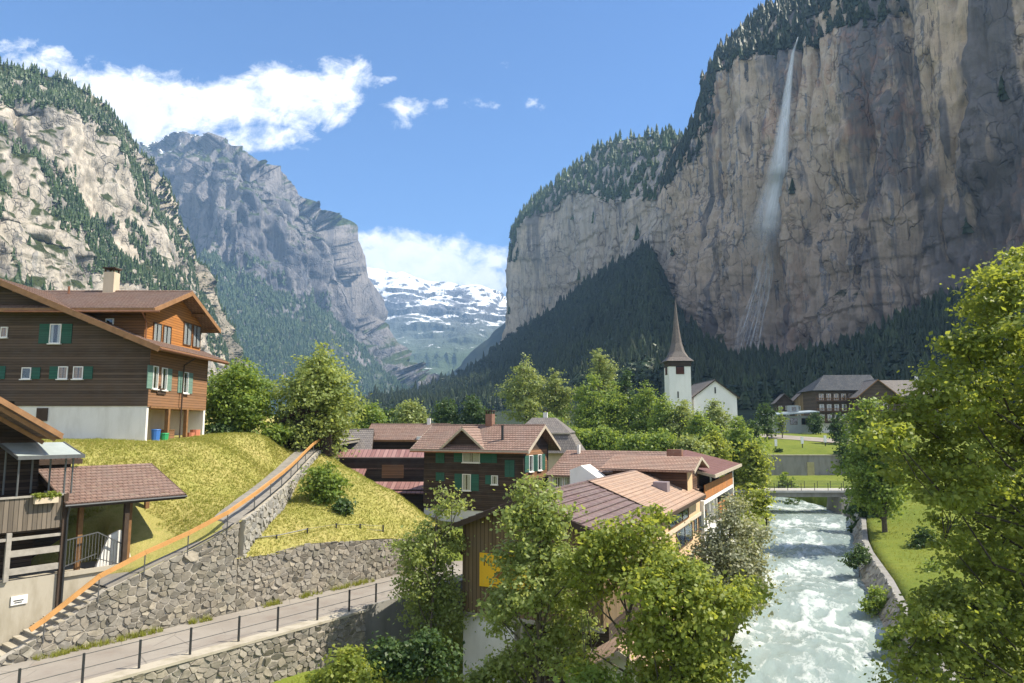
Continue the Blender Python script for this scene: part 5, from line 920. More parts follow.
for x0, x1, y0, y1, sh, mu, cu in ((462.8, 480, 447.5, 462.5, 'lr', 1, CURT), (462.5, 471, 474, 490.5, 'lr', 0, CURT), (491.5, 498, 475.5, 484.5, 'l', 0, CURT)):
    a0, a1, z0, z1 = pxrect(FM, 'y', 0, x0, x1, y0, y1); window(root, FM, 'y', 0, a0, a1, z0, z1, F_WHITE, sh, cu, mu, cw=.42)
for a0, a1 in ((1.0, 1.9), (3.0, 3.9)): window(root, FM, 'x', LM + .03, a0, a1, -3.95, -2.55, F_WHITE, 'lr', CURT, 0)
a0, a1, z0, z1 = pxrect(FM, 'y', .06, 492, 501, 511, 523); window(root, FM, 'y', .06, a0, a1, z0, z1, F_WHITE, '', None, 0, sill=False)
chimney(root, FM, 5.2, 2.95, -.3, 1.05, .65, M_BRICK); MB(FM).tube((7.55, .6, -1.6), (7.55, .6, .0), .12).build('stove_pipe', M_METALD, root)
pipe(root, FM, [(-.8, -1.02, -2.3), (LM + .8, -1.02, -2.3)], .06, M_COPPER, 'gutter')
# ------------------------------------------------------------------ houses behind it on the left
FB = Frame((-20.5, 71.5), R(-2)); root = house_root('barn', FB, 6, 3, -8.2, 'low barn with wide faded red metal roof behind the knoll', 'barn')
m = MB(FB); m.box(0, 12.5, 1.2, 7.5, -9, -3.3); m.build('timber_wall', W_DARK2, root); MB(FB).box(7.2, 9.4, 1.14, 1.2, -5.3, -4.0).build('door', W_LIT, root)
m = MB(FB); m.rows((-.5, -.5, -5.3), (5.6, -.5, -5.3), (5.6, 4.6, -2.55), (-.5, 4.6, -2.55), .12, 2.5, .01); m.rows((5.62, 1.2, -4.38), (13.4, 1.2, -4.38), (13.4, 4.6, -2.55), (5.62, 4.6, -2.55), .12, 2.5, .01); m.rows((6.6, -2.2, -6.5), (13.4, -2.2, -6.5), (13.4, .2, -5.6), (6.6, .2, -5.6), .1, 2.5, .01)
m.rows((-.5, 8, -3.6), (13.4, 8, -3.6), (13.4, 4.6, -2.55), (-.5, 4.6, -2.55), .12, 2.5, .01); m.build('roof', R_RED, root); MB(FB).box(7.4, 13, -1.8, 1.1, -9.4, -6.2).build('lean_to', W_DARK2, root)
FB2 = Frame((-17.0, 86), R(-3)); root = house_root('house', FB2, 5, 3, -6, 'brown house with red tiled roof and white chimney behind the red barn', 'house')
gable_walls(FB2, 0, 8.2, 0, 6, -7, -1.4, .05, 'x').build('timber_wall', W_DARK2, root); gable_roof(root, FB2, 0, 8.2, 0, 6, -1.4, .05, 'x', T_CHAL, .9, .9, .16, .4, .02, W_BEAM); MB(FB2).box(5.6, 6.15, -.9, -.4, -4, -1.3).build('chimney', P_WHITE, root)
window(root, FB2, 'x', 8.2, 1.8, 2.9, -2.2, -1.1, F_WHITE, '', CURT, 1); window(root, FB2, 'x', 8.2, 4.0, 4.8, -2.2, -1.2, F_WHITE, '', CURT, 0)
MB(FB2).prism([(8.0, -1.6, -3.2), (9.8, -1.6, -3.2), (8.9, -1.6, -1.9)], (0, 1.5, 0)).build('porch_gable', P_WHITE, root); MB(FB2).box(6.2, 6.6, 2.8, 3.2, 0, .9).build('flue', P_WHITE, root)
FB3 = Frame((-22.0, 82), R(8)); root = house_root('cottage', FB3, 2, 2, -5, 'little cottage with plain dark grey roof left of the brown house', 'cottage'); gable_walls(FB3, 0, 5.2, 0, 5, -6, -2.5, -.6, 'x').build('timber_wall', W_DARK2, root); gable_roof(root, FB3, 0, 5.2, 0, 5, -2.5, -.6, 'x', T_GREY, .5, .6, .14, .4, .02, W_BEAMD)
# grey mansard house behind the green-shuttered chalet
FG = Frame((.2, 84), R(-10)); root = house_root('house', FG, 3, 3, -5, 'house with steep grey mansard roof showing behind the green-shuttered chalet', 'house'); MB(FG).box(0, 7.2, 0, 7, -7.5, -3).build('wall', P_CREAM, root)
m = MB(FG); m.hexa([(-.8, -.8, -3.2), (8.0, -.8, -3.2), (8.0, 7.8, -3.2), (-.8, 7.8, -3.2), (.3, .3, -.9), (6.6, .3, -.9), (6.6, 6.7, -.9), (.3, 6.7, -.9)]); m.hexa([(.1, .1, -.86), (6.8, .1, -.86), (6.8, 6.9, -.86), (.1, 6.9, -.86), (1.9, 2.4, .95), (4.6, 2.4, .95), (4.6, 4.6, .95), (1.9, 4.6, .95)]); m.build('roof', T_GREY, root); chimney(root, FG, 3.4, 3.3, .9, 1.6, .5, P_WHITE)
MB(FG).box(.0, 6.9, .02, .1, -1.02, -.86).build('eave_trim', W_FASCW, root)
# ------------------------------------------------------------------ long building by the river with the yellow sign (local frame: x along the gable, y upstream)
FA = Frame((-3.66, 37.0), math.atan2(-.415, .91)); zE, zR, cA = -5.3, -3.48, 4.65
root = house_root('museum_building', FA, 4.6, 8, -13.2, 'long brown boarded museum building with yellow sign, white base and two-tone roof', 'building')
sl = (zR - zE) / cA; zw = zE + sl * .9
gable_walls(FA, .95, 8.45, .6, 20.4, -9.45, zw - .1, zR - .1, 'y').build('boarded_wall', W_BOARD, root)
MB(FA).box(1.0, 3.85, .64, 20.3, -14.5, -9.45).build('white_base', P_WHITE, root); MB(FA).box(3.86, 8.4, 1.6, 20.3, -14.5, -9.45).build('undercroft', W_DARK2, root)
m = MB(FA); m.box(.9, 8.5, .5, .6, -9.6, -9.42); m.box(3.9, 8.4, .58, .75, -10.6, -10.45); m.box(4.2, 4.35, .6, .8, -14, -9.6); m.box(6.6, 6.75, .6, .8, -14, -9.6); m.build('beam', W_PLANKG, root)
def half(x0, x1, y0, y1, z0, z1, mat, row, nm, lift=.04): m = MB(FA); m.rows((x0, y0, z0), (x0, y1, z0), (x1, y1, z1), (x1, y0, z1), .14, row, lift); return m.build(nm, mat, root)
half(-.05, cA, -.15, 20.6, zE, zR, T_DARK, .45, 'roof'); half(9.35, cA, -.15, 9.75, zE, zR, T_DARK, .46, 'roof', .07); half(9.45, cA - .03, 9.8, 24.0, zE + .02, zR + .1, T_TAN, .4, 'roof', .025)
m = MB(FA); m.bar((9.4, 9.78, zE - .02), (cA, 9.78, zR + .04), .12, .2); m.bar((-.1, -.2, zE - .14), (cA, -.2, zR - .14), .06, .26); m.bar((9.4, -.2, zE - .14), (cA, -.2, zR - .14), .06, .26); m.bar((9.42, 24.02, zE - .02), (cA, 24.02, zR + .04), .1, .22); m.box(9.44, 9.5, 9.8, 24, zE - .2, zE); m.box(9.34, 9.4, 0, 9.7, zE - .2, zE - .02); m.build('verge_board', W_BEAMD, root)
MB(FA).box(cA - .12, cA + .12, 0, 24, zR - .05, zR + .09).build('ridge_cap', T_DARK, root)
m = MB(FA); m.box(-.1, 0, -.2, 20.5, zE - .12, zE - .02); m.bar((.1, .4, zE - .1), (.95, .6, zE - 1.3), .1, .12); m.build('bracket', W_BEAMD, root)
# yellow sign
sx0, sx1, sz0, sz1 = 1.98, 5.2, -8.06, -6.42; sg = MB(FA).box(sx0, sx1, .5, .585, sz0, sz1).build('sign_board', m_plain('yellow_board', (.80, .46, .02), .5, .1, 1.2), root)
def text(s, x, y, z, size, mat, parent, fr, ang=0.0, ext=.006, name='lettering'):
    c = bpy.data.curves.new('txt', 'FONT'); c.body = s; c.size = size; c.extrude = ext; c.resolution_u = 2; o = bpy.data.objects.new('txt', c); COL.objects.link(o); dg = bpy.context.evaluated_depsgraph_get(); me = bpy.data.meshes.new_from_object(o.evaluated_get(dg)); V = np.array([v.co[:] for v in me.vertices]); F = [tuple(p.vertices) for p in me.polygons]
    bpy.data.objects.remove(o); L = np.stack([x + V[:, 0], np.full(len(V), y) - V[:, 2], z + V[:, 1]], -1); return raw_mesh(name, fr.W(L), F, mat, parent)
M_INK = m_plain('brown_ink', (.07, .045, .02), .7, .1); text('MUSEUM', sx0 + .22, .49, sz1 - .62, .48, M_INK, sg, FA)
m = MB(FA); m.prism([(sx0 + .8, .494, sz1 - 1.12), (sx0 + 1.15, .494, sz1 - 1.22), (sx0 + 1.5, .494, sz1 - 1.0), (sx0 + 1.3, .494, sz1 - .82), (sx0 + .95, .494, sz1 - .85)], (0, .005, 0)); m.box(sx0 + .55, sx0 + 2.2, .489, .499, sz0 + .12, sz0 + .17); m.build('emblem', m_plain('dark_red_ink', (.25, .10, .03), .7), sg)
# river facade of the tan part
MB(FA).box(7.6, 8.75, 9.9, 25.5, -14, zE + .05).build('tan_wall', P_TAN, root)
for x0, x1, y0, y1, mu in ((668, 688, 505, 524, 2), (676, 692, 526, 546, 1), (693.5, 696.5, 518, 532, 0), (698, 706, 512, 530, 1)):
    a0, a1, z0, z1 = pxrect(FA, 'x', 8.75, x0, x1, y0, y1); window(root, FA, 'x', 8.75, a0, a1, max(z0, -9), min(z1, -5.6), F_BROWN, '', None, mu, sill=False)
MB(FA).box(6.9, 7.9, 17.6, 18.5, -4.8, -3.95).build('roof_vent', m_plain('vent_metal', (.26, .21, .22), .6, .2), root)
MB(FA).box(8.76, 8.86, 10, 25.4, -7.0, -6.75).build('string_course', P_CREAM, root)
# balcony wing upstream
root = house_root('balcony_wing', FA, 6, 35, -12.5, 'white building by the river with long orange boarded balconies and red roof', 'building')
MB(FA).box(1.5, 7.7, 25.6, 43.5, -13.5, -4.1).build('wall', W_DARK2, root); MB(FA).box(7.71, 9.0, 25.6, 43.6, -13.5, -8.35).build('white_base', P_WHITE, root)
m = MB(FA); m.box(7.71, 9.05, 25.6, 43.6, -6.25, -5.95); m.box(7.71, 9.02, 25.6, 26.0, -8.35, -6.25); m.build('balcony_slab', P_WHITE, root)
MB(FA).box(8.7, 9.06, 43.3, 43.75, -13.5, -3.95).build('corner_post', F_WHITE, root); MB(FA).box(7.72, 8.9, 33.2, 33.5, -8.3, -6.26).build('partition', P_WHITE, root)
MB(FA).box(8.96, 9.04, 26.3, 43.3, -5.9, -4.75).build('balcony_boarding', W_PANEL, root); MB(FA).box(8.9, 8.98, 33.6, 43.3, -8.34, -6.9).build('balcony_boarding', W_PANEL, root)
m = MB(FA)
for y in (30, 34.5, 39): m.box(8.86, 8.98, y, y + .12, -5.95, -4.0)
for y in (29.0, 31.2): m.box(8.8, 8.95, y, y + .2, -8.34, -6.26)
m.build('balcony_post', F_WHITE, root)
for y in (26.6, 28.2, 30.0): window(root, FA, 'x', 7.72, y, y + 1.2, -8.2, -6.5, F_BROWN, '', CURT, 1, sill=False)
m = MB(FA); m.rows((9.75, 26.6, -3.95), (9.75, 44.6, -3.95), (4.2, 44.6, -2.6), (4.2, 26.6, -2.6), .16, 1.2, .01); m.rows((-.5, 26.6, -3.95), (-.5, 44.6, -3.95), (4.2, 44.6, -2.6), (4.2, 26.6, -2.6), .16, 1.2, .01); r_ = m.build('roof', R_WINE, root); m = MB(FA); m.box(9.75, 9.85, 26.6, 44.6, -4.2, -3.92); m.bar((9.8, 26.55, -4.08), (4.2, 26.55, -2.72), .08, .22); m.build('fascia', W_FASCW, r_)
m = MB(FA); m.slab((8.6, 25.7, -5.05), (8.6, 28.2, -5.05), (6.2, 28.2, -4.4), (6.2, 25.7, -4.4), .12); m.build('porch_roof', T_TAN, root); MB(FA).box(6.2, 8.3, 25.9, 28, -6.0, -5.2).build('porch_wall', W_DARK2, root)
# tiled cross building above it
e0 = FA.at_y(600, 468, 21.3); e1 = FA.at_y(694.5, 471.5, 21.3); q0 = FA.at_y(611, 456, 24.6); q1 = FA.at_y(701.5, 456, 24.6); ze, zr = (e0[1] + e1[1]) / 2, (q0[1] + q1[1]) / 2; xa, xb = e0[0], (e1[0] + q1[0]) / 2
root = house_root('house', FA, (xa + xb) / 2, 24, -9, 'narrow house with long rosy tiled roof behind the tan roof and roof vent', 'house')
m = MB(FA); m.rows((xa, 21.3, ze), (xb, 21.3, ze), (xb, 24.6, zr), (xa + .2, 24.6, zr), .14, .36, .03); m.rows((xa, 27.9, ze), (xb, 27.9, ze), (xb, 24.6, zr), (xa + .2, 24.6, zr), .14, .36, .03); m.build('roof', m_tile('rosy_tiles', (.33, .20, .15), (.40, .265, .20)), root)
gable_walls(FA, xa + .8, xb - .7, 22.0, 27.2, -9.5, ze + .1, zr - .2, 'x').build('wall', m_plank('house_boarding', (.12, .06, .035), w=.2), root); MB(FA).box(xb - .72, xb - .66, 22.05, 24.0, -7, ze).build('lit_gable', P_TAN, root)
m = MB(FA); m.bar((xb, 21.3, ze - .1), (xb, 24.6, zr - .1), .07, .22); m.bar((xb, 27.9, ze - .1), (xb, 24.6, zr - .1), .07, .22); m.build('fascia', W_FASCW, root); c = FA.at_y(675, 452, 26); MB(FA).box(c[0] - .6, c[0] + .6, 25.6, 26.3, zr - .3, zr + .5).build('chimney', M_BRICK, root)
window(root, FA, 'x', xb - .66, 22.5, 23.1, -6.3, -5.5, F_BROWN, '', None, 0, sill=False)
# long red roofed house next to the green-shuttered chalet
c0 = FA.loc(*at(552, 472, 60.5)[:2]); e0 = FA.at_y(553, 471, c0[1]); e1 = FA.at_y(660, 471, c0[1]); r0 = FA.at_y(567, 450, c0[1] + 4.5); r1 = FA.at_y(643, 449.5, c0[1] + 4.5)
root = house_root('house', FA, 4, c0[1] + 4, -8.5, 'low house with broad reddish hipped roof between green-shuttered chalet and rosy roof', 'house')
y0 = c0[1]; ze, zr = e0[1], r0[1]
m = MB(FA); m.rows((e0[0] - .3, y0, ze), (e1[0], y0, ze), (e1[0], y0 + 4.5, zr), (r0[0], y0 + 4.5, zr), .14, .36, .03); m.rows((e0[0] - .3, y0 + 9, ze), (e1[0], y0 + 9, ze), (e1[0], y0 + 4.5, zr), (r0[0], y0 + 4.5, zr), .14, .36, .03); m.add([(e0[0] - .3, y0, ze), (e0[0] - .3, y0 + 9, ze), (r0[0], y0 + 4.5, zr)], [(0, 2, 1)]); m.rows((e0[0] - .4, y0 - 1.2, ze - .28), (e0[0] + 4.0, y0 - 1.2, ze - .28), (e0[0] + 3.0, y0 + 1.2, ze + .72), (e0[0] + .3, y0 + 1.2, ze + .72), .12, .36, .03); m.build('roof', T_RED, root)
MB(FA).box(e0[0] + .2, e1[0], y0 + .5, y0 + 8.5, -9.5, ze).build('wall', m_plank('shed_boarding', (.05, .03, .02), w=.2), root); MB(FA).box(e0[0] + .1, e0[0] + 3.4, y0 - .7, y0 + .5, -9.5, ze - .32).build('bay', P_CREAM, root)
for k in range(3): window(root, FA, 'y', y0 - .7, e0[0] + .25 + k * 1.02, e0[0] + 1.15 + k * 1.02, ze - 1.75, ze - .42, F_WHITE, '', CURT, 1)
MB(FA).box(e1[0] - 8.2, e1[0] - 8.0, y0 + 3.6, y0 + 3.9, zr - .3, zr + .5).build('flue', P_WHITE, root)
g0 = FA.at_y(570, 485, 19.5); g1 = FA.at_y(599, 485, 19.5); o = MB(FA); o.prism([(g0[0], 19.5, -9.5), (g1[0], 19.5, -9.5), (g1[0], 19.5, -4.0), (g0[0] + .9, 19.5, -3.05), (g0[0], 19.5, -3.4)], (0, 2.2, 0)); tag(o.build('white_shed', P_WHITE), 'small white plastered shed at the edge of the dark tiled roof', 'shed')
# small white annexe among the trees in front
FW = Frame((2.65, 28.6), R(-20)); root = house_root('annexe', FW, 1, 1, -13.3, 'small white annexe with brown tiled gable roof behind the front trees', 'annexe')
gable_walls(FW, 0, 3.2, 0, 2.6, -14, -9.6, -8.6, 'y').build('wall', P_WHITE, root); gable_roof(root, FW, 0, 3.2, 0, 2.6, -9.6, -8.6, 'y', T_TAN, .35, .35, .1, .34, .02, W_FASCW); window(root, FW, 'y', 0, 1.2, 2.1, -11.4, -10.3, F_WHITE, '', None, 0)
# ------------------------------------------------------------------ church
FK = Frame((38.2, 170.0), 0.0); root = house_root('church', FK, 2.6, 2.6, -3.0, 'white village church with tall pointed shingled spire below the waterfall cliff', 'church')
T = 5.3; MB(FK).box(0, T, 0, T, -4, 14.3).build('tower', m_plaster('church_plaster', (.78, .77, .74), (.6, .58, .54), .3), root); MB(FK).box(-.12, T + .12, -.12, T + .12, 14.3, 15.7).build('belfry_band', W_DARK2, root)
for ax in ('y', 'w'):
    m = MB(FK); mm = MB(FK)
    if ax == 'y': m.box(1.7, 3.7, -.1, -.01, 12.4, 14.3); [mm.box(1.8, 3.6, -.16, -.1, 12.5 + k * .28, 12.62 + k * .28) for k in range(6)]
    else: m.box(-.1, -.01, 1.7, 3.7, 12.4, 14.3); [mm.box(-.16, -.1, 1.8, 3.6, 12.5 + k * .28, 12.62 + k * .28) for k in range(6)]
    b = m.build('belfry_window', BACK, root); mm.build('louvre', m_plain('red_louvre', (.18, .06, .035), .8), b)
m = MB(FK); prof = [(3.4, 15.6), (2.45, 16.6), (1.8, 18.0), (1.25, 20.2), (.78, 23.4), (.38, 27.4), (.05, 31.6)]; c = T / 2
for (r0, z0), (r1, z1) in zip(prof[:-1], prof[1:]):
    def ring(r, z, sq): k = .414 + (1 - .414) * sq; return [(c + a * r, c + b * r, z) for a, b in ((k, -1), (1, -k), (1, k), (k, 1), (-k, 1), (-1, k), (-1, -k), (-k, -1))]
    s0, s1 = max(0, 1 - (z0 - 15.6) / 3.2) * .92, max(0, 1 - (z1 - 15.6) / 3.2) * .92; A, B = ring(r0, z0, s0), ring(r1, z1, s1); b = len(m.v); m.add(A + B, [(k, (k + 1) % 8, 8 + (k + 1) % 8, 8 + k) for k in range(8)])
m.add([(c - 3.35, c - 3.35, 15.58), (c + 3.35, c - 3.35, 15.58), (c + 3.35, c + 3.35, 15.58), (c - 3.35, c + 3.35, 15.58)], [(3, 2, 1, 0)]); sp_ = m.build('spire', m_tile('wood_shingles', (.10, .085, .08), (.15, .125, .115), .3, .35), root)
m = MB(FK); m.tube((c, c, 31.4), (c, c, 33.4), .06, .04, 6); m.tube((c, c, 32.0), (c, c, 32.3), .2, .2, 8); m.box(c - .45, c + .45, c - .04, c + .04, 32.7, 32.8); m.build('finial', M_METALD, sp_)
nx0, nx1 = 6.4, 16.9; nz = at(713.5, 379.5, 172)[2]; nzE = (at(694, 394.5, 172)[2] + at(739, 398, 172)[2]) / 2
MB(FK).box(1.9, 2.2, -.06, .02, 6.6, 8.2).build('slit_window', BACK, root)
gable_walls(FK, nx0, nx1, 2, 22, -4, nzE, nz - .15, 'y').build('nave', MATS['church_plaster'], root); gable_roof(root, FK, nx0, nx1, 2, 22, nzE, nz - .15, 'y', T_GREY, .35, .6, .2, .5, .02, W_BEAMD, name='nave_roof'); MB(FK).box(11.5, 11.8, 1.9, 2.03, nz - 3.4, nz - 1.9).build('slit_window', BACK, root)
# ------------------------------------------------------------------ hotel and its neighbours in the shade
FH = Frame(tuple(at(817, 420, 182)[:2]), R(-6)); root = house_root('hotel', FH, 7, 5, -2.5, 'large dark timber hotel with rows of windows and steep slate roof in the shade', 'hotel')
W_ = 15.2; MB(FH).box(0, W_, 0, 11, -4, 9.1).build('timber_wall', W_DARK, root); MB(FH).box(-.05, W_ + .05, -.05, 3, -4, .6).build('plaster_base', P_WHITE, root)
m = MB(FH); ez = 9.0; m.rows((-1, -1.2, ez), (W_ + 1, -1.2, ez), (W_ + 1, 6, 13.4), (4.2, 6, 13.4), .2, .6, .02); m.rows((-1, 13, ez), (W_ + 1, 13, ez), (W_ + 1, 6, 13.4), (4.2, 6, 13.4), .2, .6, .02); m.add([(-1, -1.2, ez), (-1, 13, ez), (4.2, 6, 13.4)], [(0, 2, 1)]); m.build('roof', T_SHADE, root)
for fl, z in enumerate((1.1, 3.7, 6.4)):
    bl = MB(FH).box(-.1, W_, -1.0, -.02, z - .35, z - .2).build('balcony', W_BEAMD, root)
    m = MB(FH); m.box(-.1, W_, -1.0, -.94, z + .55, z + .65)
    for k in range(44): m.box(-.1 + k * .35, -.02 + k * .35, -.98, -.95, z - .2, z + .55)
    m.build('balustrade', W_BEAM, bl)
    for k in range(8): window(root, FH, 'y', 0, .8 + k * 1.85, 1.9 + k * 1.85, z + .1, z + 1.75, F_WHITE if fl < 2 else m if False else F_WHITE, '', CURT_REFL if fl == 2 else CURT, 1, sill=False)
FH2 = Frame(tuple(at(868, 420, 176)[:2]), R(-4)); root = house_root('guest_house', FH2, 4, 4, -2.5, 'guest house with brown hipped gables standing against the hotel, behind the round tree', 'guest house')
g = [at(px, py, 176) for px, py in ((858, 397), (877, 380), (897, 396))]; L0 = [FH2.loc(p[0], p[1])[0] for p in g]; zE2 = g[2][2]; zR2 = g[1][2]
gable_walls(FH2, L0[0], L0[2], 0, 7, -4, zE2 - .1, zR2, 'y').build('timber_wall', W_DARK, root)
m = MB(FH2); x1 = L0[2] + 10.5; m.rows((L0[2] + .4, -.8, zE2 - .1), (x1, -.8, zE2 - .1), (x1 + .8, 5, zR2 + .2), (L0[1] + .2, 5, zR2 + .2), .2, .5, .02); m.build('roof', T_GREY, root); gable_roof(root, FH2, L0[0], L0[2], 0, 7, zE2, zR2, 'y', T_GREY, .7, .6, .16, .5, .02, W_BEAM, name='gable_roof'); MB(FH2).box(L0[2], x1 - .5, .2, 8, -4, zE2).build('side_wall', W_DARK, root); MB(FH2).box(L0[2] + 7, L0[2] + 7.6, 5, 5.6, zR2, zR2 + 1.3).build('chimney', P_WHITE, root)
for k in range(3): window(root, FH2, 'y', 0, L0[0] + 1.6 + k * 2.2, L0[0] + 2.7 + k * 2.2, 4.2, 5.6, F_WHITE, '', CURT_REFL, 1, sill=False)
FT = Frame(tuple(at(777, 410, 214)[:2]), R(-12)); root = house_root('chalet', FT, 4, 4, 0, 'tall small chalet with tan gable end under the forest, beside the hotel', 'chalet')
gable_walls(FT, 0, 4.6, 0, 7, -3, 7.2, 9.5, 'y').build('timber_wall', W_DARK2, root); gable_roof(root, FT, 0, 4.6, 0, 7, 7.2, 9.5, 'y', T_GREY, .6, .6, .16, .5, .02, W_BEAMD); gable_walls(FT, 5.0, 9.6, -.5, 7, -3, 7.6, 9.9, 'y').build('gable_wing', m_plank('tan_timber', (.24, .17, .09), True, .25), root); gable_roof(root, FT, 5.0, 9.6, -.5, 7, 7.6, 9.9, 'y', T_GREY, .6, .6, .16, .5, .02, W_BEAMD, name='wing_roof')
for k in range(4):
    for z in (2, 4.6): window(root, FT, 'y', 0 if k < 2 else -.5, .5 + k * 2.0 + (k > 1) * 1.2, 1.5 + k * 2.0 + (k > 1) * 1.2, z, z + 1.3, F_WHITE, '', CURT, 1, sill=False)
FP = Frame(tuple(at(770, 415, 176)[:2]), R(-4)); root = house_root('pavilion', FP, 5, 3, -2, 'low white pavilion with pale flat roof beside the shaded road', 'pavilion')
MB(FP).box(1, 11, 0, 5, -4, 2.4).build('wall', m_plaster('shaded_render', (.30, .33, .34), (.2, .2, .2), .5), root); m = MB(FP); m.slab((-.4, -1.4, 2.7), (11.6, -1.4, 3.5), (11.6, 6, 3.9), (-.4, 6, 3.1), .3); m.build('roof', m_plain('shaded_roof', (.30, .36, .40), .5, .15), root); MB(FP).box(5.2, 7.2, .5, 3, 3.4, 5.0).build('roof_hut', MATS['shaded_render'], root)  # white walls and pale roof greyed and blued to carry the shade
for k in range(3): window(root, FP, 'y', 0, 2 + k * 2.8, 3.8 + k * 2.8, .2, 1.8, F_BROWN, '', None, 1, sill=False)
window(root, FP, 'y', .5, 5.6, 6.6, 3.7, 4.6, F_BROWN, '', None, 0, sill=False)
# ================================================================== trees and shrubs
L_MAPLE = m_leaf('maple_leaf', (.105, .15, .026), (.195, .25, .046), (.34, .375, .085), .52); L_ASH = m_leaf('ash_leaf', (.15, .205, .055), (.26, .32, .10), (.40, .45, .18), .48); L_BRIGHT = m_leaf('bright_leaf', (.135, .185, .03), (.235, .295, .055), (.39, .42, .11), .52)
L_WILLOW = m_leaf('silver_leaf', (.17, .185, .105), (.29, .30, .19), (.45, .46, .34), .35); L_MID = m_leaf('mid_green_leaf', (.105, .175, .03), (.18, .26, .055), (.30, .37, .095), .48); L_DARK = m_leaf('dark_green_leaf', (.035, .072, .02), (.06, .11, .03), (.10, .155, .042), .34); L_PALE = m_leaf('pale_leaf', (.15, .20, .06), (.25, .305, .10), (.37, .41, .18), .42)
BARK = m_plain('grey_bark', (.10, .085, .065), .95, .4, 6); BARKD = m_plain('dark_bark', (.05, .042, .032), .95, .4, 6)
def crown_mesh(name, root, blobs, n, size, mat, rng, cl=26, csz=.42, up=.55, fill=.35, lo=.55):
    C = np.array([b[0] for b in blobs], float); Rr = np.array([b[1] for b in blobs], float); wt = (Rr.prod(1)) ** .67; wt /= wt.sum(); nc = max(8, n // cl)
    k = rng.choice(len(blobs), nc, p=wt); d = rng.normal(size=(nc, 3)); d /= np.linalg.norm(d, axis=1)[:, None]; rad = np.where(rng.random(nc) < fill, rng.uniform(.2, .8, nc), rng.uniform(.8, 1.18, nc)); P = C[k] + d * Rr[k] * rad[:, None]
    zlo = C[:, 2].min() - Rr[:, 2].max()
    ci = rng.integers(0, nc, n); s = csz * rng.uniform(.45, 1.35, nc)[ci]
    p = P[ci] + rng.normal(size=(n, 3)) * s[:, None] * np.array([1, 1, .45]); nn = d[ci] * .55 + np.array([0, 0, up]) + rng.normal(size=(n, 3)) * .55; nn /= np.linalg.norm(nn, axis=1)[:, None]
    x = np.cross(nn, rng.normal(size=(n, 3))); x /= np.linalg.norm(x, axis=1)[:, None]; y = np.cross(nn, x); L = size * rng.uniform(.5, 1.6, n)[:, None]; bend = nn * L * .18
    V = np.stack([p - y * L * .62, p + x * L * .46 - bend * .5 + y * L * .05, p + y * L * .62 - bend, p - x * L * .46 - bend * .5 + y * L * .05], 1).reshape(-1, 3); F = np.arange(n * 4).reshape(n, 4)
    return raw_mesh(name, V, F, mat, root), P
def trunk_mesh(root, base, top, r0, blobs, P, rng, bark, lf=.42, name='trunk'):
    m = MB(); base = np.array(base, float); top = np.array(top, float); n = 7; pts = [base + (top - base) * i / n + np.array([*rng.normal(size=2) * r0 * .5 * (0 < i < n), 0]) for i in range(n + 1)]
    for i in range(n): m.tube(pts[i], pts[i + 1], r0 * (1 - i / n * .82), r0 * (1 - (i + 1) / n * .82), 8, cap=False)
    def limb(a, b, r):
        mid = (a + b) / 2 + rng.normal(size=3) * np.linalg.norm(b - a) * .07 + np.array([0, 0, -.05 * np.linalg.norm(b - a)]); m.tube(a, mid, r, r * .7, 6, False); m.tube(mid, b, r * .7, r * .25, 6, False)
    for c, rr in blobs:
        c = np.array(c); f = np.clip((c[2] - base[2]) / (top[2] - base[2]) - .25, .12, .92); a = base + (top - base) * f; limb(a, c, r0 * lf)
        near = np.argsort(((P - c) ** 2).sum(1))[:40]
        for j in rng.choice(near, min(4, len(near)), False): limb(c, P[j], r0 * lf * .38)
    return m.build(name, bark, root, True)
def tree(name, label, px, ytop, ybot, hw, Y, ybase=None, mat=None, n=3000, size=.3, nb=9, seed=1, group=None, shape='round', bark=None, r0=None, cat='tree', zbase=None, csz=None, fill=.35, sp=1.0):
    rng = np.random.default_rng(seed); top = at(px, ytop, Y); bot = at(px, ybot, Y); w = hw * Y / FPX; X = top[0]
    zb_ = zbase if zbase is not None else gz(X, Y); base = np.array([X + rng.uniform(-.3, .3), Y, min(zb_, bot[2] - .2)]); root = empty(name, tuple(base), 0, label, cat, group); H = top[2] - bot[2]; blobs = []
    for i in range(nb):
        f = (i + .5) / nb; z = bot[2] + H * (.1 + .8 * f)
        prof = {'round': math.sqrt(max(.05, 1 - (2 * f - 1) ** 2)) * .95, 'cone': 1.05 * (1 - f) ** .8 + .12, 'egg': math.sin(math.pi * min(1, (f * .85 + .15))) ** .7, 'wide': .95 - .4 * f}[shape]
        a = i * 2.4 + rng.uniform(-.4, .4); rr = w * prof * rng.uniform(.4, .6); off = max(0, w * prof - rr) * rng.uniform(.7, 1.05); rz = max(H / nb * 1.15, rr * .75)
        blobs.append((np.array([X + math.cos(a) * off, Y + math.sin(a) * off, z]), np.array([rr, rr, rz]) * sp))
    blobs.append((np.array([X, Y, bot[2] + H * .45]), np.array([w * .55, w * .55, H * .36])))
    t = blobs[-2][0]; blobs[-2] = (np.array([X + rng.uniform(-.2, .2) * w, Y, top[2] - blobs[-2][1][2] * .95]), blobs[-2][1])
    cr, P = crown_mesh('crown', root, blobs, n, size, mat or L_MID, rng, csz=csz or max(.22, w * .13), fill=fill)
    trunk_mesh(root, base - np.array([0, 0, .3]), (X, Y, bot[2] + H * .8), r0 or max(.08, H * .022), blobs, P, rng, bark or BARK); return root
G1 = 'trees around the church'
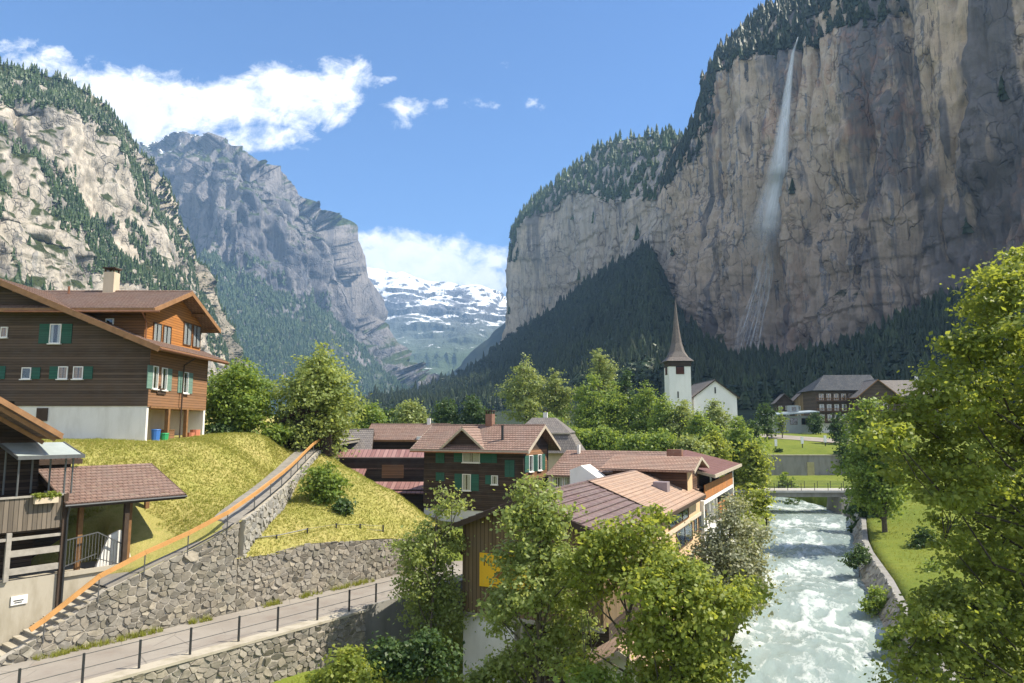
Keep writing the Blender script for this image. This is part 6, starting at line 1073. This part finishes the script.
# --- big maple on the right bank, very close
rng = np.random.default_rng(101); Y = 27.0; blobs = []
for px, py, r in ((962, 522, .9), (945, 540, .55), (965, 565, .9), (948, 600, .8), (928, 618, .7), (900, 680, .7), (1012, 262, .6), (1018, 275, .7), (985, 312, .6), (962, 345, .55), (948, 372, .7), (930, 395, .7), (902, 412, .7), (892, 436, .6), (922, 612, .65), (935, 640, .8), (908, 652, .5), (925, 672, .8), (968, 620, 1.0), (1000, 290, 1.1), (1035, 280, 1.5), (985, 345, 1.1), (1050, 340, 2.2), (955, 395, 1.15), (1010, 410, 1.9), (1070, 430, 2.6), (915, 430, 1.1), (965, 465, 1.7), (1030, 500, 2.2), (905, 468, .85), (945, 490, 1.0), (1002, 545, 1.5), (1060, 560, 2.2), (1000, 610, 1.5), (972, 604, .9), (1050, 650, 1.9), (985, 670, 1.3), (1110, 500, 2.6), (1110, 360, 2.4), (950, 645, .7)):
    p = at(px, py, Y + rng.uniform(-2.2, 2.6)); blobs.append((p, np.array([r, r, r * .72])))
root = empty('maple_tree', (21.0, 27.5, -11.8), 0, 'huge bright maple filling the near right bank, its crown cut by the frame', 'tree'); cr, P = crown_mesh('crown', root, blobs, 88000, .132, L_MAPLE, rng, 44, .33, fill=.18); trunk_mesh(root, (21.0, 27.5, -12.2), (20.6, 27.4, 3.0), .34, blobs, P, rng, BARKD, .17)
# --- front row before the museum building
def px_tree(name, label, Y, bl, n, size, mat, seed, base, topz, r0=.14, csz=.36, cat='tree', fill=.35, dy=1.0, flat=.8):
    rng = np.random.default_rng(seed); blobs = [(at(px, py, Y + rng.uniform(-dy, dy)), np.array([r, r, r * flat])) for px, py, r in bl]; root = empty(name, base, 0, label, cat); cr, P = crown_mesh('crown', root, blobs, n, size, mat, rng, 26, csz, fill=fill)
    trunk_mesh(root, np.array(base) - np.array([0, 0, .3]), topz, r0, blobs, P, rng, BARK); return root
Y = 29.0; b = at(540, 700, Y); px_tree('ash_tree', 'slender pale green ash tree before the yellow sign', Y, ((533, 492, .75), (548, 510, .85), (524, 522, .8), (543, 540, 1.0), (515, 560, .8), (558, 562, .85), (532, 585, 1.0), (508, 600, .7), (560, 600, .85), (502, 622, .55), (575, 625, .7), (545, 640, .75), (565, 660, .8), (575, 575, .55), (525, 655, .6), (490, 610, .45)), 17000, .12, L_ASH, 201, (b[0], Y, -13.2), at(538, 490, Y), .13, .27, fill=.2)
Y = 27.0; b = at(622, 705, Y); px_tree('young_tree', 'leafy young tree before the dark tiled roof, left of the brightest one', Y, ((640, 525, .6), (612, 535, .75), (655, 545, .65), (625, 560, .9), (595, 550, .6), (600, 580, .7), (648, 580, .85), (585, 600, .4), (585, 665, .5), (660, 515, .4), (575, 570, .45)), 9500, .12, L_BRIGHT, 202, (b[0], Y, -13.4), at(632, 530, Y), .1, .26, fill=.2)
Y = 25.0; b = at(668, 715, Y); px_tree('young_tree', 'brightest yellow-green young tree at the river edge in front', Y, ((672, 560, .65), (690, 580, .75), (655, 590, .75), (705, 605, .8), (675, 620, .95), (725, 622, .55), (650, 635, .75), (700, 650, .9), (725, 660, .6), (660, 670, .8), (735, 600, .5), (690, 690, .9), (640, 690, .6), (748, 590, .45), (715, 690, .6)), 19000, .12, L_BRIGHT, 203, (b[0], Y, -13.6), at(672, 565, Y), .12, .26, fill=.2)
Y = 42.0; b = at(722, 600, Y); px_tree('willow_tree', 'silvery grey-green willow leaning over the river beside the balcony wing', Y, ((728, 520, 1.0), (748, 535, 1.1), (712, 545, 1.2), (735, 560, 1.4), (755, 570, .9), (715, 580, 1.3), (745, 595, 1.0), (700, 565, .9), (765, 590, .5), (725, 610, 1.0), (735, 505, .6)), 15000, .135, L_WILLOW, 204, (b[0], Y, -13.3), at(730, 515, Y), .16, .4)
Y = 62.0; b = at(752, 520, Y); px_tree('bush', 'small bright bush at the near end of the bridge', Y, ((750, 495, 1.1), (762, 500, .9), (742, 505, 1.0), (755, 512, 1.0)), 2200, .2, L_BRIGHT, 205, (b[0], Y, -11.9), at(752, 495, Y), .08, .35, 'bush')
Y = 36.0; b = at(425, 640, Y); px_tree('shrub', 'tall spiky shrub with upright shoots beside the road end', Y, ((441, 492, .3), (440, 510, .4), (458, 505, .35), (425, 530, .5), (445, 530, .55), (412, 550, .6), (432, 555, .8), (455, 545, .4), (415, 580, .85), (440, 585, .9), (400, 545, .35), (425, 605, 1.1), (450, 610, .8), (452, 498, .25)), 12000, .115, L_ASH, 206, (b[0], Y, -12.6), at(440, 500, Y), .09, .3, 'shrub', flat=1.2)
# --- lower bushes in the hollow
for i, (px, py, r, Y, lab, mt) in enumerate(((345, 668, .8, 31, 'low bright bush at the foot of the lower wall', L_BRIGHT), (385, 655, .75, 33, 'taller weedy bush by the corner of the lower wall', L_DARK), (425, 650, 1.0, 33, 'dark bush in the shaded hollow beside the museum building', L_DARK), (500, 668, .55, 30, 'small pale bush under the white base of the museum building', L_ASH), (595, 690, .9, 25, 'leafy bush at the bottom edge before the annexe', L_MID))):
    p = at(px, py, Y); z = gz(p[0], Y); px_tree('bush', lab, Y, ((px, py, r), (px - 18, py + 12, r * .8), (px + 16, py + 10, r * .85), (px + 4, py - 12, r * .5)), 2600, .13, mt, 300 + i, (float(p[0]), Y, z), p, .05, .26, 'bush', dy=.4)
# --- right bank
tree('maple_tree', 'round dark green tree behind the big maple, before the hotel', 874, 396, 524, 38, 74, mat=L_MID, n=18000, size=.25, nb=11, seed=41, csz=.6)
tree('tree', 'dark leafy tree at the right end of the bridge', 868, 478, 545, 24, 84, mat=L_DARK, n=3500, size=.36, nb=8, seed=42)
for i, (px, yt, yb, hw, Y, lab, mt) in enumerate(((763, 468, 492, 7, 112, 'slim bright shrub on the meadow behind the bridge', L_BRIGHT), (788, 472, 494, 12, 112, 'wider bushy shrub on the meadow behind the bridge', L_MID), (779, 447, 459, 6, 139, 'round little bush on the upper lawn beside a white post', L_DARK), (781, 408, 434, 8, 160, 'lone young tree standing before the white pavilion', L_MID), (745, 505, 530, 14, 92, 'dark bush hanging over the far river bank', L_DARK), (795, 498, 514, 14, 110, 'dark shrub under the bridge deck', L_DARK))):
    tree('shrub' if i != 3 else 'young_tree', lab, px, yt, yb, hw, Y, mat=mt, n=1100, size=.26, nb=6, seed=60 + i, cat='shrub' if i != 3 else 'tree')
for i, (px, py, r, Y, lab, mt) in enumerate(((858, 556, .75, 63, 'dark bush growing over the water at the far part of the boulder wall', L_DARK), (876, 600, .7, 52, 'bright leafy bush growing out of the middle of the boulder wall', L_MID), (898, 640, .75, 44, 'low bush on the boulder wall beside the big maple crown', L_MID), (935, 572, .9, 56, 'rounded shrub standing on the lawn under the big maple', L_MID), (922, 538, .9, 66, 'dark shrub at the back of the riverside lawn', L_DARK))):
    p = at(px, py, Y); px_tree('bush', lab, Y, ((px, py, r), (px - 6, py + 6, r * .7), (px + 9, py + 5, r * .8), (px + 2, py - 8, r * .5)), 1800, .15, mt, 340 + i, (float(p[0]), Y, min(gz(p[0], Y), float(p[2]) - .3)), p, .05, .28, 'bush', dy=.4)
# --- trees on the hill
tree('tree', 'round leafy tree right behind the large chalet', 240, 358, 446, 43, 60, mat=L_MID, n=20000, size=.19, nb=13, seed=51, zbase=-1.6, csz=.5)
tree('fruit_tree', 'tall fruit tree with raised pointed top beside the shed', 320, 338, 464, 47, 62, mat=L_ASH, n=26000, size=.19, nb=15, seed=52, zbase=-2.4, csz=.5, shape='egg')
tree('bush', 'dark bush on the grassy knoll next to the pale wall', 325, 462, 508, 22, 46.5, mat=L_MID, n=5500, size=.14, nb=9, seed=53, zbase=-5.2, cat='bush', csz=.3)
tree('bush', 'small low bush on the knoll near the fence', 342, 497, 517, 10, 45.5, mat=L_DARK, n=1500, size=.13, nb=5, seed=54, zbase=-5.6, cat='bush')
tree('bush', 'low hedge bush in the garden behind the chalet', 222, 424, 442, 16, 57, mat=L_DARK, n=1800, size=.2, nb=6, seed=55, zbase=-1.4, cat='bush')
tree('bush', 'leafy bush between shed and fruit tree', 275, 425, 446, 18, 58, mat=L_MID, n=2200, size=.2, nb=6, seed=56, zbase=-1.5, cat='bush')
# --- grove by the church and behind the roofs
grove = [(413, 399, 431, 15, 120, L_PALE, 'round pale tree standing alone left of the middle chalet', 'round'), (370, 402, 432, 14, 110, L_MID, 'small tree peeping above the brown house roof', 'round'), (390, 410, 436, 14, 125, L_DARK, 'dark tree behind the brown house', 'round'), (446, 398, 432, 14, 150, L_DARK, 'dark bushy tree behind the brick chimney', 'round'), (475, 396, 436, 17, 150, L_DARK, 'dark broad tree left of the tall pale tree', 'round'),
    (525, 354, 424, 23, 140, L_PALE, 'tall pale tree rising behind the mansard roof', 'egg'), (556, 365, 428, 15, 142, L_PALE, 'slimmer pale tree right beside the tall pale one', 'egg'), (601, 347, 400, 14, 158, L_PALE, 'highest treetop of the grove, small and pale', 'round'), (590, 374, 440, 21, 136, L_MID, 'broad green tree in front of the highest treetop', 'egg'), (614, 378, 440, 13, 138, L_MID, 'narrow green tree between broad tree and conifer', 'egg'), (625, 368, 438, 13, 144, L_DARK, 'dark pointed conifer-shaped tree in the grove', 'cone'),
    (648, 378, 446, 19, 138, L_MID, 'tall green tree left of the church tower foot', 'egg'), (664, 390, 452, 15, 128, L_MID, 'leafy tree below the narrow side of the church tower', 'egg'), (682, 394, 456, 17, 126, L_PALE, 'light tree below the wide side of the church tower', 'egg'), (700, 408, 460, 15, 120, L_MID, 'green tree between church tower and nave', 'egg'), (716, 396, 456, 18, 130, L_PALE, 'light tree covering the nave gable', 'egg'), (741, 414, 488, 21, 106, L_MID, 'big round tree beside the red roof of the balcony wing', 'egg'),
    (575, 424, 452, 15, 112, L_MID, 'low green tree behind the long reddish roof', 'round'), (606, 428, 454, 16, 110, L_MID, 'shrubby green tree above the near end of the rosy roof', 'round'), (636, 432, 460, 14, 104, L_MID, 'low green tree above the middle of the rosy roof', 'round'), (662, 430, 460, 14, 100, L_MID, 'low green tree above the gable end of the rosy roof', 'round'), (690, 436, 466, 13, 98, L_PALE, 'light low tree behind the rosy gable', 'round'), (712, 432, 470, 14, 102, L_BRIGHT, 'bright low tree behind the red metal roof', 'round'), (752, 440, 490, 11, 100, L_BRIGHT, 'bright bush-like tree at the meadow corner', 'round'), (547, 412, 440, 14, 120, L_MID, 'green tree just right of the mansard roof', 'round')]
for i, (px, yt, yb, hw, Y, mt, lab, shp) in enumerate(grove): tree('tree', lab, px, yt, yb + 4, hw * 1.28, Y, mat=mt, n=int(3600 + hw * 220), size=.29, nb=9, seed=400 + i, group=G1, shape=shp, csz=.62, zbase=at(px, yb + 4, Y)[2])
for i, (px, yt, yb, hw, Y, mt, lab) in enumerate(((766, 402, 436, 12, 158, L_DARK, 'dark tree left of the white pavilion'), (838, 412, 446, 13, 150, L_DARK, 'dark shrubby tree in front of the hotel base'), (846, 436, 474, 12, 132, L_DARK, 'dark tree at the hotel end of the grey concrete wall'), (752, 420, 452, 9, 150, L_DARK, 'narrow dark tree right of the nave at the lawn edge'), (905, 385, 430, 16, 190, L_DARK, 'dark tree behind the guest house roof'), (815, 412, 434, 8, 172, L_DARK, 'small dark tree between pavilion and hotel'), (925, 370, 425, 18, 200, L_DARK, 'big dark tree right of the guest house chimney'))):
    tree('tree', lab, px, yt, yb, hw, Y, mat=mt, n=2600, size=.3, nb=8, seed=700 + i, group='trees around the hotel', csz=.6)
# plants in the window box
rng = np.random.default_rng(9); bl = [(FR.W([(-1.8 + k * .2, 6.08, -2.98)])[0], np.array([.13, .12, .12])) for k in range(5)]; crown_mesh('plants', fb, bl, 700, .07, L_BRIGHT, rng, 12, .06)
# ------------------------------------------------------------------ grass tufts on the near banks
def tufts(name, P, h, mat, seed, blades=6):
    r = np.random.default_rng(seed); n = len(P); a = r.uniform(0, 6.28, (n, blades)); hh = (h * r.uniform(.5, 1.4, (n, 1)) * r.uniform(.6, 1.1, (n, blades)))[..., None]; ln = r.uniform(.15, .6, (n, blades))[..., None]; d = np.stack([np.cos(a), np.sin(a), 0 * a], -1); s = np.stack([-np.sin(a), np.cos(a), 0 * a], -1)
    b0 = P[:, None] + d * .05 * r.uniform(0, 1, (n, blades, 1)) - np.array([0, 0, .03]); V = np.stack([b0 - s * .011, b0 + s * .011, b0 + d * hh * ln + np.array([0, 0, 1.0]) * hh], 2).reshape(-1, 3); return tag(raw_mesh(name, V, np.arange(len(V)).reshape(-1, 3), mat, center=False), kind='stuff')
G_YEL = m_leaf('dry_grass_blade', (.29, .285, .07), (.36, .34, .10), (.45, .405, .17), .3); G_GRN = m_leaf('green_grass_blade', (.18, .215, .025), (.26, .28, .04), (.36, .35, .08), .3)
def on_grid(V, nu, nv, n, seed, keep):
    r = np.random.default_rng(seed); G = V.reshape(nu, nv, 3); e1 = G[1:, :-1] - G[:-1, :-1]; e2 = G[:-1, 1:] - G[:-1, :-1]; w = np.linalg.norm(np.cross(e1, e2), axis=-1) * keep(G[:-1, :-1]); w = w.ravel() / w.sum(); c = r.choice(len(w), n, p=w); i, j = c // (nv - 1), c % (nv - 1); a, b = r.random((n, 1)), r.random((n, 1))
    return G[i, j] * (1 - a) * (1 - b) + G[i + 1, j] * a * (1 - b) + G[i, j + 1] * (1 - a) * b + G[i + 1, j + 1] * a * b
wg = np.tile(ws, (len(EC), 1))[:, :-1]
def kp_(G):
    d = (G[..., 0] - P0[0]) * RN[0] + (G[..., 1] - P0[1]) * RN[1]; s = (G[..., 0] - P0[0]) * RT[0] + (G[..., 1] - P0[1]) * RT[1]; hs = (d > 6) & (d < 10) & (s > -9) & (s < 4.4); hc = (G[..., 0] < -23) & (G[..., 1] > 44.9); gar = (G[..., 0] > -24) & (G[..., 0] < -22.4) & (G[..., 1] > 45)
    return (wg[:-1] > 1.75)[:, :] * (~hs) * (~hc) * (~gar) * (G[..., 1] < 62) * (G[..., 0] > -34) * (.35 + fbm(np.stack([G[..., 0] * .6, G[..., 1] * .6, 0 * G[..., 0]], -1), 3, 77))
p = on_grid(HILL_V, len(EC), len(ws), 60000, 1, lambda G: kp_(G)); k = RNG.random(len(p)) < .55 + .6 * (fbm(np.c_[p[:, :2] * .25, 0 * p[:, 0]], 3, 91) - .5); tufts('dry_grass', p[k], .12, G_YEL, 2); tufts('green_grass', p[~k], .14, G_GRN, 3)
p = on_grid(KNOLL_V, nv_k, nu_k, 30000, 4, lambda G: 1.0); k = RNG.random(len(p)) < .5 + .6 * (fbm(np.c_[p[:, :2] * .25, 0 * p[:, 0]], 3, 92) - .5); tufts('dry_grass', p[k], .12, G_YEL, 5); tufts('green_grass', p[~k], .14, G_GRN, 6)
s_ = RNG.uniform(-2, 19, 700); s_ = s_[fbm(np.stack([s_ * .8, 0 * s_, 0 * s_], -1), 3, 6) > .45]; p = np.stack([P0[0] + RT[0] * s_ + RN[0] * 4.4, P0[1] + RT[1] * s_ + RN[1] * 4.4, np.full(len(s_), ROADZ)], -1); p[:, :2] -= RN * RNG.uniform(-.1, .3, (len(p), 1)); tufts('wall_weeds', p, .28, G_GRN, 8, 9)
# lawn on the right bank and the hollow
n = 16000; q = np.stack([RNG.uniform(18, 60, n), RNG.uniform(24, 96, n)], -1); D2 = ((q[:, None] - RC[None, ::6]) ** 2).sum(-1); j = D2.argmin(1) * 6; off = ((q - RC[j]) * RNRM[j]).sum(1); q = q[(off > RH[j] + 1.35) & (off < 22)]; tufts('lawn_grass', np.r_['1', q, gz(q[:, 0], q[:, 1])[:, None]], .2, G_GRN, 11)
n = 9000; q = np.stack([RNG.uniform(-11, 2, n), RNG.uniform(24, 44, n)], -1); d = (q - P0) @ RN; q = q[d < -.8]; tufts('hollow_grass', np.r_['1', q, gz(q[:, 0], q[:, 1])[:, None]], .35, G_GRN, 12)
